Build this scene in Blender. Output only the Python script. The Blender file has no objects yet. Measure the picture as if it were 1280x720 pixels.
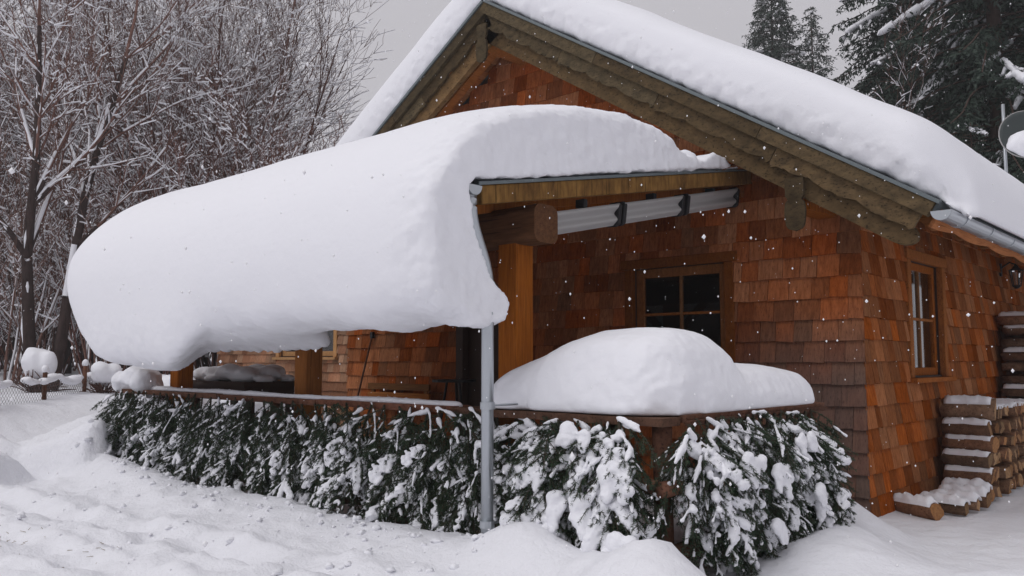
import bpy, bmesh, math, random
import numpy as np
from mathutils import Vector, Matrix, Euler, noise
R = math.radians
random.seed(7)
S = bpy.context.scene
COL = S.collection

# ------------------------------------------------------------------ camera, sky, light
cam_d = bpy.data.cameras.new('camera'); cam = bpy.data.objects.new('camera', cam_d); COL.objects.link(cam)
cam.location = (3.0, -8.6, 1.6)
cam.rotation_euler = (R(90 + 4.9), 0, R(42.3))
cam_d.sensor_width = 36; cam_d.lens = 36 * 1050 / 1280; cam_d.clip_end = 2000
S.camera = cam

w = bpy.data.worlds.new('World'); S.world = w; w.use_nodes = True
nt = w.node_tree; nt.nodes.clear()
wo = nt.nodes.new('ShaderNodeOutputWorld'); bg = nt.nodes.new('ShaderNodeBackground')
sky = nt.nodes.new('ShaderNodeTexSky'); sky.sky_type = 'NISHITA'; sky.sun_disc = False
sky.sun_elevation = R(58); sky.sun_rotation = R(200); sky.dust_density = 8; sky.air_density = 1.0
bw = nt.nodes.new('ShaderNodeRGBToBW')                       # an overcast sky has no blue: keep only its brightness
mixc = nt.nodes.new('ShaderNodeMix'); mixc.data_type = 'RGBA'; mixc.inputs[0].default_value = 0.82
mixc.inputs[7].default_value = (5.65, 5.5, 5.9, 1)           # even cloud layer
nt.links.new(sky.outputs[0], bw.inputs[0]); nt.links.new(bw.outputs[0], mixc.inputs[6])
nt.links.new(mixc.outputs[2], bg.inputs[0]); bg.inputs[1].default_value = 0.10
nt.links.new(bg.outputs[0], wo.inputs[0])

sun_d = bpy.data.lights.new('sun', 'SUN'); sun = bpy.data.objects.new('sun', sun_d); COL.objects.link(sun)
sun_d.energy = 0.8; sun_d.angle = R(50); sun_d.color = (1.0, 0.975, 0.97)
sun.rotation_euler = (R(90 - 58), 0, R(-20))
S.view_settings.view_transform = 'Standard'; S.view_settings.look = 'None'
S.view_settings.exposure = 0.16; S.view_settings.gamma = 1; S.view_settings.use_curve_mapping = False
S.render.engine = 'CYCLES'

# ------------------------------------------------------------------ helpers
def tag(o, label=None, cat=None, group=None, kind=None):
    if label: o['label'] = label
    if cat: o['category'] = cat
    if group: o['group'] = group
    if kind: o['kind'] = kind
    return o
def link(name, data, mat=None, parent=None):
    o = bpy.data.objects.new(name, data); COL.objects.link(o)
    if mat is not None and data is not None and not data.materials: data.materials.append(mat)
    if parent: o.parent = parent
    return o
def empty(name, loc=(0, 0, 0), rz=0):
    o = bpy.data.objects.new(name, None); COL.objects.link(o); o.location = loc; o.rotation_euler = (0, 0, rz)
    o.empty_display_size = 0.1
    return o
def base_empty(name, x, y, z):
    """empty at a thing's base whose children are modelled in world coordinates"""
    o = empty(name, (x, y, z)); return o
class MB:
    def __init__(s): s.v = []; s.f = []
    def box(s, c, d, rot=None, taper=None):
        n = len(s.v); m = rot if rot is not None else Matrix.Identity(3)
        for k in range(8):
            q = Vector(((k & 1) - .5, ((k >> 1) & 1) - .5, (k >> 2) - .5))
            q = Vector((q.x * d[0], q.y * d[1], q.z * d[2]))
            s.v.append(tuple(Vector(c) + m @ q))
        for f in ((0, 2, 3, 1), (4, 5, 7, 6), (0, 1, 5, 4), (2, 6, 7, 3), (0, 4, 6, 2), (1, 3, 7, 5)): s.f.append(tuple(n + i for i in f))
        return s
    def ab(s, a, b):      # box from two corners
        return s.box([(a[i] + b[i]) / 2 for i in range(3)], [abs(b[i] - a[i]) for i in range(3)])
    def tube(s, pts, rad, n=8, cap=True, wob=0, seed=0):
        pts = [Vector(p) for p in pts]; b = len(s.v); rr = random.Random(seed)
        for i, p in enumerate(pts):
            t = (pts[min(i + 1, len(pts) - 1)] - pts[max(i - 1, 0)]).normalized()
            a = t.cross(Vector((0, 0, 1)))
            if a.length < .05: a = t.cross(Vector((1, 0, 0)))
            a.normalize(); c = t.cross(a)
            r = rad[i] if hasattr(rad, '__len__') else rad
            for k in range(n):
                th = 2 * math.pi * k / n; q = r * (1 + wob * rr.uniform(-1, 1))
                s.v.append(tuple(p + a * math.cos(th) * q + c * math.sin(th) * q))
        for i in range(len(pts) - 1):
            for k in range(n):
                s.f.append((b + i * n + k, b + i * n + (k + 1) % n, b + (i + 1) * n + (k + 1) % n, b + (i + 1) * n + k))
        if cap:
            s.f.append(tuple(b + k for k in range(n))[::-1]); e = b + (len(pts) - 1) * n
            s.f.append(tuple(e + k for k in range(n)))
        return s
    def prism(s, poly, mapf, t0, t1):   # poly of 2-D points, mapf(a,b,t) -> 3-D
        n = len(s.v); m = len(poly)
        for t in (t0, t1):
            for a, b in poly: s.v.append(tuple(mapf(a, b, t)))
        for i in range(m): s.f.append((n + i, n + (i + 1) % m, n + m + (i + 1) % m, n + m + i))
        s.f.append(tuple(n + i for i in range(m))[::-1]); s.f.append(tuple(n + m + i for i in range(m)))
        return s
    def blob(s, c, r, seed=0, sub=2, rough=.18):
        bm = bmesh.new(); bmesh.ops.create_icosphere(bm, subdivisions=sub, radius=1)
        n = len(s.v); rr = r if hasattr(r, '__len__') else (r, r, r)
        for v in bm.verts:
            k = 1 + rough * noise.noise(v.co * 1.6 + Vector((seed * 3.1, seed, 0)))
            s.v.append((c[0] + v.co.x * rr[0] * k, c[1] + v.co.y * rr[1] * k, c[2] + v.co.z * rr[2] * k))
        for f in bm.faces: s.f.append(tuple(n + v.index for v in f.verts))
        bm.free(); return s
    def mesh(s, name, mat=None, smooth=False):
        me = bpy.data.meshes.new(name); me.from_pydata(s.v, [], s.f)
        bm = bmesh.new(); bm.from_mesh(me); bmesh.ops.recalc_face_normals(bm, faces=bm.faces); bm.to_mesh(me); bm.free()
        if smooth: me.polygons.foreach_set('use_smooth', [True] * len(me.polygons))
        if mat: me.materials.append(mat)
        return me
    def build(s, name, mat, parent=None, smooth=False, bevel=0):
        me = s.mesh(name, mat, smooth)
        if bevel:
            bm = bmesh.new(); bm.from_mesh(me)
            bmesh.ops.bevel(bm, geom=list(bm.edges), offset=bevel, segments=1, affect='EDGES'); bm.to_mesh(me); bm.free()
        return link(name, me, None, parent)
def np_mesh(name, V, F, mat=None, smooth=False):
    """V (n,3) array, F (m,k) array of equal-sided faces"""
    me = bpy.data.meshes.new(name); k = F.shape[1]
    me.vertices.add(len(V)); me.vertices.foreach_set('co', np.ascontiguousarray(V, dtype=np.float32).ravel())
    me.loops.add(F.size); me.loops.foreach_set('vertex_index', np.ascontiguousarray(F, dtype=np.int32).ravel())
    me.polygons.add(len(F)); me.polygons.foreach_set('loop_start', np.arange(0, F.size, k, dtype=np.int32))
    if smooth: me.polygons.foreach_set('use_smooth', np.ones(len(F), dtype=bool))
    me.update(calc_edges=True); me.validate()
    if mat: me.materials.append(mat)
    return me
def unit(a): return a / np.maximum(np.linalg.norm(a, axis=1, keepdims=True), 1e-9)
def seg_tubes(p0, p1, r0, r1, n=3):
    """independent tapered prisms round many segments"""
    t = unit(p1 - p0); a = np.cross(t, np.array([0.13, 0.21, 1.0])); a = unit(a); b = np.cross(t, a)
    V = []
    for (p, r) in ((p0, r0), (p1, r1)):
        for k in range(n):
            th = 2 * math.pi * k / n
            V.append(p + (a * math.cos(th) + b * math.sin(th)) * r[:, None])
    V = np.stack(V, 1); m = len(p0); base = (np.arange(m) * 2 * n)[:, None]
    F = [base + np.array([[k, (k + 1) % n, n + (k + 1) % n, n + k]]) for k in range(n)]
    return V.reshape(-1, 3), np.concatenate(F, 0)
def remesh(me, voxel, it=4, mat=None, fac=.5):
    o = bpy.data.objects.new('tmp', me); COL.objects.link(o)
    m = o.modifiers.new('r', 'REMESH'); m.mode = 'VOXEL'; m.voxel_size = voxel; m.use_smooth_shade = True
    if it: s = o.modifiers.new('s', 'SMOOTH'); s.iterations = it; s.factor = fac
    dg = bpy.context.evaluated_depsgraph_get(); dg.update()
    r = bpy.data.meshes.new_from_object(o.evaluated_get(dg)); bpy.data.objects.remove(o)
    r.materials.clear()
    if mat: r.materials.append(mat)
    r.polygons.foreach_set('use_smooth', [True] * len(r.polygons))
    return r
def sstep(a, b, x):
    t = min(1, max(0, (x - a) / (b - a))); return t * t * (3 - 2 * t)
def fbm(x, y, z=0.0, o=4):
    return noise.fractal(Vector((x, y, z)), 1.0, 2.0, o)
def catmull(P, n):
    P = [Vector(p) for p in P]; out = []
    for i in range(len(P) - 1):
        p0 = P[max(i - 1, 0)]; p1 = P[i]; p2 = P[i + 1]; p3 = P[min(i + 2, len(P) - 1)]
        for k in range(n):
            t = k / n
            out.append(.5 * ((2 * p1) + (p2 - p0) * t + (2 * p0 - 5 * p1 + 4 * p2 - p3) * t * t + (3 * p1 - p0 - 3 * p2 + p3) * t ** 3))
    out.append(P[-1]); return out
def reparent(o, par):
    """keep world placement of a mesh modelled in world coordinates under an empty"""
    o.parent = par; o.matrix_parent_inverse = Matrix.Translation(-par.location) if par.rotation_euler.z == 0 else (Matrix.Translation(par.location) @ Matrix.Rotation(par.rotation_euler.z, 4, 'Z')).inverted()
    return o

# ------------------------------------------------------------------ materials
def nodes(m):
    return m.node_tree, m.node_tree.nodes, m.node_tree.links
def newmat(name, col=(.5, .5, .5), rough=.7, spec=.3, metal=0):
    m = bpy.data.materials.new(name); m.use_nodes = True
    b = m.node_tree.nodes['Principled BSDF']
    b.inputs['Base Color'].default_value = (*col, 1); b.inputs['Roughness'].default_value = rough
    b.inputs['Specular IOR Level'].default_value = spec; b.inputs['Metallic'].default_value = metal
    return m, b
def snow_mat(name, bump, scale, col=(.855, .86, .90)):
    m, b = newmat(name, col, .65, .25); t, N, L = nodes(m)
    tc = N.new('ShaderNodeTexCoord')
    n1 = N.new('ShaderNodeTexNoise'); n1.inputs['Scale'].default_value = scale; n1.inputs['Detail'].default_value = 6; n1.inputs['Roughness'].default_value = .62
    n2 = N.new('ShaderNodeTexNoise'); n2.inputs['Scale'].default_value = scale * 14; n2.inputs['Detail'].default_value = 3
    L.new(tc.outputs['Object'], n1.inputs['Vector']); L.new(tc.outputs['Object'], n2.inputs['Vector'])
    b1 = N.new('ShaderNodeBump'); b1.inputs['Strength'].default_value = bump; b1.inputs['Distance'].default_value = .05
    b2 = N.new('ShaderNodeBump'); b2.inputs['Strength'].default_value = bump * .5; b2.inputs['Distance'].default_value = .008
    L.new(n1.outputs[0], b1.inputs['Height']); L.new(n2.outputs[0], b2.inputs['Height'])
    L.new(b1.outputs[0], b2.inputs['Normal']); L.new(b2.outputs[0], b.inputs['Normal'])
    return m
SNOW = snow_mat('snow', .25, 2.5)
SNOW_ROUGH = snow_mat('snow_trodden', .8, 5.0, (.80, .805, .845))
SNOW_SMALL = snow_mat('snow_clump', .35, 9)
def wood_mat(name, c1, c2, scale=(1, 1, 1), freq=6, rough=.75, rnd='object', grey=0.0, stain=None, bump=.25):
    """stretched noise grain; piece-to-piece variation from the object (or mesh island)"""
    m, b = newmat(name, c1, rough + .1, .0 if name.startswith('shingle') else .07); t, N, L = nodes(m)
    tc = N.new('ShaderNodeTexCoord'); mp = N.new('ShaderNodeMapping'); mp.inputs['Scale'].default_value = scale
    if rnd == 'object':
        rn = N.new('ShaderNodeObjectInfo'); ro = rn.outputs['Random']
    else:
        rn = N.new('ShaderNodeNewGeometry'); ro = rn.outputs['Random Per Island']
    geo = N.new('ShaderNodeNewGeometry')
    off = N.new('ShaderNodeVectorMath'); off.operation = 'ADD'
    sc = N.new('ShaderNodeMath'); sc.operation = 'MULTIPLY'; sc.inputs[1].default_value = 37
    L.new(ro, sc.inputs[0]); L.new(geo.outputs['Position'], off.inputs[0]); L.new(sc.outputs[0], off.inputs[1])
    L.new(off.outputs[0], mp.inputs['Vector'])
    n = N.new('ShaderNodeTexNoise'); n.inputs['Scale'].default_value = freq; n.inputs['Detail'].default_value = 7; n.inputs['Roughness'].default_value = .65
    L.new(mp.outputs[0], n.inputs['Vector'])
    cr = N.new('ShaderNodeValToRGB'); cr.color_ramp.elements[0].position = .3; cr.color_ramp.elements[1].position = .7
    cr.color_ramp.elements[0].color = (*c2, 1); cr.color_ramp.elements[1].color = (*c1, 1)
    L.new(n.outputs[0], cr.inputs[0])
    # brightness and hue of each piece
    mr = N.new('ShaderNodeMapRange'); mr.inputs[3].default_value = .62; mr.inputs[4].default_value = 1.42
    L.new(ro, mr.inputs[0])
    hs = N.new('ShaderNodeHueSaturation'); L.new(cr.outputs[0], hs.inputs['Color']); L.new(mr.outputs[0], hs.inputs['Value'])
    fr = N.new('ShaderNodeMath'); fr.operation = 'FRACT'; f2 = N.new('ShaderNodeMath'); f2.operation = 'MULTIPLY'; f2.inputs[1].default_value = 7.31
    L.new(ro, f2.inputs[0]); L.new(f2.outputs[0], fr.inputs[0])
    mh = N.new('ShaderNodeMapRange'); mh.inputs[3].default_value = .494; mh.inputs[4].default_value = .508; L.new(fr.outputs[0], mh.inputs[0]); L.new(mh.outputs[0], hs.inputs['Hue'])
    ms = N.new('ShaderNodeMapRange'); ms.inputs[3].default_value = 1.06; ms.inputs[4].default_value = .88; L.new(fr.outputs[0], ms.inputs[0]); L.new(ms.outputs[0], hs.inputs['Saturation'])
    outc = hs.outputs[0]
    if stain or grey:
        # weathered silver-grey patches: large noise, denser where rain splashes the foot of the wall by the corner
        ng = N.new('ShaderNodeTexNoise'); ng.inputs['Scale'].default_value = 1.7; ng.inputs['Detail'].default_value = 5
        L.new(geo.outputs['Position'], ng.inputs['Vector'])
        am = N.new('ShaderNodeMapRange'); am.inputs[1].default_value = .42; am.inputs[2].default_value = .75; am.inputs[3].default_value = 0; am.inputs[4].default_value = grey
        L.new(ng.outputs[0], am.inputs[0]); fac = am.outputs[0]
        if stain:
            sx = N.new('ShaderNodeSeparateXYZ'); L.new(geo.outputs['Position'], sx.inputs[0])
            a = N.new('ShaderNodeMapRange'); a.interpolation_type = 'SMOOTHSTEP'; a.inputs[1].default_value = -2.6; a.inputs[2].default_value = -.6; L.new(sx.outputs[0], a.inputs[0])
            c = N.new('ShaderNodeMapRange'); c.interpolation_type = 'SMOOTHSTEP'; c.inputs[1].default_value = 2.3; c.inputs[2].default_value = 1.3; L.new(sx.outputs[2], c.inputs[0])
            mu = N.new('ShaderNodeMath'); mu.operation = 'MULTIPLY'; L.new(a.outputs[0], mu.inputs[0]); L.new(c.outputs[0], mu.inputs[1])
            m2 = N.new('ShaderNodeMath'); m2.operation = 'MULTIPLY'; m2.inputs[1].default_value = stain; L.new(mu.outputs[0], m2.inputs[0])
            ad = N.new('ShaderNodeMath'); ad.operation = 'ADD'; ad.use_clamp = True; L.new(am.outputs[0], ad.inputs[0]); L.new(m2.outputs[0], ad.inputs[1]); fac = ad.outputs[0]
        mg = N.new('ShaderNodeMix'); mg.data_type = 'RGBA'; L.new(fac, mg.inputs[0]); L.new(outc, mg.inputs[6])
        gv = N.new('ShaderNodeMix'); gv.data_type = 'RGBA'; gv.inputs[6].default_value = (.075, .055, .048, 1); gv.inputs[7].default_value = (.17, .135, .12, 1); L.new(n.outputs[0], gv.inputs[0])
        L.new(gv.outputs[2], mg.inputs[7]); outc = mg.outputs[2]
    mp2 = N.new('ShaderNodeMapping'); mp2.inputs['Scale'].default_value = tuple(q * 5 if q > 1.5 else q * .6 for q in scale); L.new(off.outputs[0], mp2.inputs['Vector'])
    nk = N.new('ShaderNodeTexNoise'); nk.inputs['Scale'].default_value = freq * .8; nk.inputs['Detail'].default_value = 4; L.new(mp2.outputs[0], nk.inputs['Vector'])
    ck = N.new('ShaderNodeMapRange'); ck.inputs[1].default_value = .30; ck.inputs[2].default_value = .42; ck.inputs[3].default_value = .42; ck.inputs[4].default_value = 1; L.new(nk.outputs[0], ck.inputs[0])
    mk = N.new('ShaderNodeMix'); mk.data_type = 'RGBA'; mk.blend_type = 'MULTIPLY'; mk.inputs[0].default_value = 1; L.new(outc, mk.inputs[6]); L.new(ck.outputs[0], mk.inputs[7]); outc = mk.outputs[2]
    L.new(outc, b.inputs['Base Color'])
    bp = N.new('ShaderNodeBump'); bp.inputs['Strength'].default_value = bump; bp.inputs['Distance'].default_value = .01
    L.new(n.outputs[0], bp.inputs['Height']); L.new(bp.outputs[0], b.inputs['Normal'])
    return m
SH_F = wood_mat('shingle_front', (.42, .130, .040), (.20, .054, .014), (7, 7, .8), 5, stain=.78, grey=.12)
SH_FS = wood_mat('shingle_front_mass', (.42, .130, .040), (.20, .054, .014), (7, 7, .8), 5, rnd='island', stain=.78, grey=.12)
SH_S = wood_mat('shingle_side', (.37, .120, .034), (.18, .050, .013), (7, 7, .8), 5)
SH_SS = wood_mat('shingle_side_mass', (.37, .120, .034), (.18, .050, .013), (7, 7, .8), 5, rnd='island')
SH_A = wood_mat('shingle_annex', (.42, .23, .14), (.28, .14, .08), (7, 7, .8), 5)
TIMBER = wood_mat('honey_timber', (.33, .125, .03), (.20, .068, .016), (7, 7, .7), 5)
TIMBER_H = wood_mat('honey_timber_lengthwise', (.33, .13, .035), (.21, .075, .02), (1, 1, 8), 4)
FRAME = wood_mat('window_frame_wood', (.28, .105, .028), (.18, .06, .015), (6, 6, 2), 6)
FRAME_L = wood_mat('pale_window_frame', (.55, .30, .13), (.45, .23, .09), (6, 6, 2), 6)
OLD = wood_mat('weathered_board', (.135, .095, .050), (.052, .038, .022), (2.2, 2.2, 4), 4, grey=.0)
RAFT = wood_mat('verge_rafter_wood', (.21, .130, .058), (.10, .062, .030), (2, 2, 3), 4)
BEAM = wood_mat('dark_beam', (.21, .078, .03), (.10, .036, .014), (1, 6, 6), 4)
VERGE = wood_mat('mossy_verge_beam', (.30, .175, .06), (.085, .045, .018), (3, 2.6, 1), 4)
SOFFIT = wood_mat('soffit_plank_wood', (.36, .14, .05), (.25, .09, .03), (6, 1, 6), 5)
BARK = wood_mat('peeled_bark_log', (.20, .095, .06), (.09, .045, .03), (3, 3, 3), 5, bump=.6)
LOGW = wood_mat('split_firewood', (.24, .13, .075), (.10, .05, .03), (3, 3, 3), 6, bump=.5)
LOGE = wood_mat('firewood_cut_end', (.40, .22, .10), (.20, .10, .045), (5, 5, 5), 8)
TWIG, _ = newmat('bough_twig', (.05, .038, .026), .9)
DARKW, _ = newmat('dark_stained_wood', (.05, .025, .016), .7)
TRUNK = wood_mat('bare_tree_bark', (.20, .105, .084), (.10, .052, .043), (2, 2, .7), 6, bump=.6)
TRUNK_D = wood_mat('bare_trunk_bark', (.085, .062, .056), (.04, .029, .027), (2, 2, .7), 6, bump=.6)
CTRUNK = wood_mat('spruce_bark', (.09, .06, .05), (.05, .035, .03), (2, 2, .7), 6)
METAL, _ = newmat('zinc', (.48, .51, .54), .33, .5, .8)
METAL_D, _ = newmat('dull_flashing', (.15, .175, .185), .55, .4, .4)
ALU, _ = newmat('grey_ribbed_plastic', (.36, .35, .345), .5, .3)
BLACK, _ = newmat('black_metal', (.015, .015, .017), .5)
STRAW, _ = newmat('straw', (.22, .16, .08), .9)
WIRE, _ = newmat('fence_wire', (.12, .12, .12), .6, .4, .4)
DISH, _ = newmat('grey_dish', (.05, .06, .06), .5)
CURT, _ = newmat('white_curtain', (.62, .60, .58), .9)
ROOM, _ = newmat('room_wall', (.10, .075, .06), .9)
def glass():
    m, b = newmat('window_glass', (.9, .93, .95), .02, .5); b.inputs['Transmission Weight'].default_value = 1; b.inputs['IOR'].default_value = 1.45
    return m
GLASS = glass()
def needle_mat(name, c1, c2):
    m, b = newmat(name, c1, .55, .3); t, N, L = nodes(m)
    g = N.new('ShaderNodeNewGeometry'); cr = N.new('ShaderNodeValToRGB')
    cr.color_ramp.elements[0].color = (*c2, 1); cr.color_ramp.elements[1].color = (*c1, 1)
    L.new(g.outputs['Random Per Island'], cr.inputs[0]); L.new(cr.outputs[0], b.inputs['Base Color'])
    return m
NEEDLE = needle_mat('fir_needle', (.040, .080, .036), (.012, .032, .018))
NEEDLE_T = needle_mat('spruce_needle', (.040, .062, .045), (.014, .026, .02))

# ------------------------------------------------------------------ ground
def ground_h(x, y):
    h = .19 + .05 * fbm(x * .5, y * .5)
    # natural snow cover rises towards the fence and the wood
    h += .55 * sstep(-9.5, -13.5, x + .25 * (y + 4)) + .24 * sstep(-10.0, -12.2, x) + .25 * sstep(-13, -30, x) + .5 * sstep(8, 30, y)
    # cleared way round the house corner
    h -= .20 * sstep(-.8, .4, x) * sstep(-3.2, -1.2, y) * (1 - sstep(1.5, 5, x)) 
    # cut banks left of the hedge (cleared path with upright snow faces)
    nx, ny = -.87, -.49
    s = (x + 7.25 + .10 * fbm(x * .7, y * .7, 3)) * nx + (y + 4.62) * ny
    along = (x + 7.25) * -.49 + (y + 4.62) * .87
    face = sstep(0.0, .10, s + .05 * fbm(x * 3, y * 3, 9))
    m = sstep(-.10, .25, along) * (1 - sstep(2.6, 3.8, along))
    h += .42 * face * m * (1 - .8 * sstep(.3, 3.5, s))
    s2 = (x + 7.55) * -.95 + (y + 5.05) * -.2
    m2 = sstep(-4.95, -5.35, y + .1 * fbm(x, y, 5))
    h += .34 * sstep(0, .14, s2 + .05 * fbm(x * 3, y * 3, 2)) * m2 * (1 - .6 * sstep(.6, 4, s2))
    # drift along the hedge foot and round the downpipe, mounds of shovelled snow
    h += .12 * math.exp(-((y + 4.35) / .35) ** 2) * sstep(-8.2, -7.2, x) * (1 - sstep(.2, .8, x))
    for (cx, cy, r, a) in ((-.80, -4.40, .28, .14), (-.48, -4.42, .30, .09), (.34, -4.60, .42, .27), (.72, -4.8, .42, .16), (-.95, -4.1, .18, .12), (.42, -1.9, .45, .26), (.62, -2.6, .5, .2), (.10, -1.0, .42, .26), (-.3, -1.3, .6, .25),
                           (-8.55, -4.0, .55, .32), (-9.6, -2.2, 1.0, .35), (-1.6, -5.0, .4, .05), (-3.2, -4.75, .5, .06), (1.9, -2.6, .6, .15)):
        d2 = ((x - cx) ** 2 + (y - cy) ** 2) / r ** 2
        if d2 < 9: h += a * math.exp(-d2)
    tq = (x + 8.3) / 4.2
    if 0 < tq < 1.2: h += .17 * math.exp(-((y + 4.32 + .50 * tq) / (.30 - .08 * tq)) ** 2) * (1 - sstep(.3, 1.2, tq)) * sstep(0, .12, tq)
    if x < 3.2 and y < -3.9: h += .045 * max(0, fbm(x * 3.4, y * 3.4, 21) - .08) + .03 * max(0, fbm(x * 8, y * 8, 22) - .12) * (1 if y < -4.3 else .5)
    # wheel and boot tracks in front
    if -9 < x < 3 and y < -4.3:
        k = sstep(-4.5, -5.1, y)
        for off in (-5.35, -6.1):
            d = (y - off - .10 * (x + 3)) / .16
            h += (.045 * math.exp(-((abs(d) - 1.5) / .5) ** 2) - .075 * math.exp(-d * d)) * k * (.7 + .5 * fbm(x * 2.5, off))
        h += k * (.05 * fbm(x * 2.2, y * 2.2, 1) + .024 * fbm(x * 7, y * 7, 4) + .012 * abs(fbm(x * 15, y * 15, 7)))
    if -8 < x < .3 and -5 < y < -3.9: h += .05 * max(0, fbm(x * 5, y * 5, 11)) * (1 - abs(y + 4.45) / .55)
    if x > .4: h += .02 * fbm(x * 4, y * 4, 6)
    return h
def axis(a, b, step, lo, hi):
    c = list(np.arange(a, b, step)); g = step
    while c[-1] < hi: g *= 1.18; c.append(c[-1] + g)
    g = step
    while c[0] > lo: g *= 1.18; c.insert(0, c[0] - g)
    return c
xs = axis(-10, 3.2, .055, -150, 150); ys = axis(-8.3, -.2, .055, -150, 150)
V = np.array([(x, y, ground_h(x, y)) for y in ys for x in xs]); nx_ = len(xs)
i = (np.arange(len(ys) - 1)[:, None] * nx_ + np.arange(nx_ - 1)[None, :]).ravel()
gm = np_mesh('snow_ground', V, np.stack([i, i + 1, i + nx_ + 1, i + nx_], 1), SNOW_ROUGH, True)
tag(link('snow_ground', gm), kind='structure')

# ------------------------------------------------------------------ cabin
WX = -.07; LX = -8.5; DEPTH = 8.0
RX, RZ, TH = -4.55, 6.38, math.atan(.624)
CT, ST = math.cos(TH), math.sin(TH)
def slope(side, s, d, y):   # s along the slope from the ridge, d perpendicular below the roof top
    return (RX + side * (s * CT - d * ST), y, RZ - s * ST - d * CT)
LR = (.93 - RX) / CT; LL = (RX + 10.1) / CT
cabin = base_empty('shingled_cabin', -4.3, 4, 0)
tag(cabin, 'wooden cabin clad in reddish-brown shingles, with carved gable boards under a snowy roof', 'cabin')
def P(mb, name, mat, par=None, **k):
    o = mb.build(name, mat, None, **k)
    return reparent(o, cabin) if par is None else sub(o, par)
def sub(o, par):
    o.parent = par; return o
def roof_under(x): return RZ - abs(x - RX) * .624 - .20
# wall backing with window and door holes
def wall_cells(x0, x1, z0, z1, holes):
    xs_ = sorted({x0, x1, *[h[0] for h in holes], *[h[1] for h in holes]}); out = []
    for a, b in zip(xs_, xs_[1:]):
        zz = [z0]
        for h in sorted(holes, key=lambda q: q[2]):
            if h[0] <= a and h[1] >= b: zz += [h[2], h[3]]
        zz.append(z1)
        for k in range(0, len(zz), 2):
            if zz[k + 1] > zz[k]: out.append((a, b, zz[k], zz[k + 1]))
    return out
FW = (-2.80, -1.56, 1.15, 2.70)       # front window opening x0 x1 z0 z1
FD = (-5.80, -4.75, .2, 2.3)
SWN = (1.42, 2.62, 1.42, 2.74)        # side window opening y0 y1 z0 z1
mb = MB()
for (a, b, c, d) in wall_cells(LX, WX, -.1, 2.75, [FW, FD]): mb.ab((a, .0, c), (b, .18, d))
mb.prism([(LX, 2.75), (WX, 2.75), (WX, roof_under(WX)), (RX, RZ - .22), (LX, roof_under(LX))], lambda a, b, t: (a, t, b), 0, .18)
front = P(mb, 'front_wall', DARKW)
mb = MB()
for (a, b, c, d) in wall_cells(.18, DEPTH, -.1, roof_under(WX), [SWN]): mb.ab((WX - .18, a, c), (WX, b, d))
side = P(mb, 'side_wall', DARKW)
mb = MB(); mb.ab((LX, .18, -.1), (LX + .18, DEPTH, roof_under(LX))); P(mb, 'side_wall', DARKW)
mb = MB(); mb.prism([(LX, -.1), (WX, -.1), (WX, roof_under(WX)), (RX, RZ - .22), (LX, roof_under(LX))], lambda a, b, t: (a, t, b), DEPTH, DEPTH + .18); P(mb, 'rear_wall', DARKW)
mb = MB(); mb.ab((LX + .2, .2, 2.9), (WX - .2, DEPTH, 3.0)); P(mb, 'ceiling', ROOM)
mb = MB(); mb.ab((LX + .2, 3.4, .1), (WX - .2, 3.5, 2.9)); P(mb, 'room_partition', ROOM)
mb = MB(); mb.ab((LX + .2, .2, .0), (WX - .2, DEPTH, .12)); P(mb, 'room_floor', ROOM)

# shingles ------------------------------------------------
SH_MESH = {}
def shingle_mesh(key, mat, expo):
    if key in SH_MESH: return SH_MESH[key]
    out = []
    for k in range(5):
        rr = random.Random(k + 11); m = MB(); h = expo * 1.22
        j = [rr.uniform(-.006, .006) for _ in range(8)]
        # local: x width (unit), y outward is -y, z up; butt end thick
        m.v = [(-.5, 0, j[0]), (.5, 0, j[1]), (.5, -.024 + j[2] * .6, j[1]), (-.5, -.024 + j[3] * .6, j[0]),
               (-.5, 0, h), (.5, 0, h), (.5, -.007, h), (-.5, -.007, h)]
        m.f = [(0, 1, 2, 3), (4, 7, 6, 5), (0, 4, 5, 1), (3, 2, 6, 7), (0, 3, 7, 4), (1, 5, 6, 2)]
        out.append(m.mesh('shingle', mat))
    SH_MESH[key] = out; return out
CAM = Vector(cam.location); CRM = Euler(cam.rotation_euler).to_matrix()
def seen(p):      # picture coordinates, only used to rank which shingles show largest
    q = CRM.transposed() @ (Vector(p) - CAM)
    return (640 + 1050 * q.x / -q.z, 360 - 1050 * q.y / -q.z, -q.z)
def inpoly(u, v, P_):
    c = False; n = len(P_)
    for a in range(n):
        (x1, y1), (x2, y2) = P_[a], P_[a - 1]
        if (y1 > v) != (y2 > v) and u < (x2 - x1) * (v - y1) / (y2 - y1) + x1: c = not c
    return c
OPEN = [[(470, 150), (606, 30), (960, 215), (900, 205), (840, 185), (760, 145), (640, 127), (530, 135)],
        [(660, 280), (930, 245), (1060, 200), (1100, 290), (1100, 660), (1000, 660), (1010, 480), (915, 450), (880, 420), (830, 411), (770, 415), (668, 470)],
        [(395, 395), (610, 395), (610, 500), (395, 500)], [(1080, 250), (1290, 250), (1290, 660), (1080, 660)]]
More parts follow.
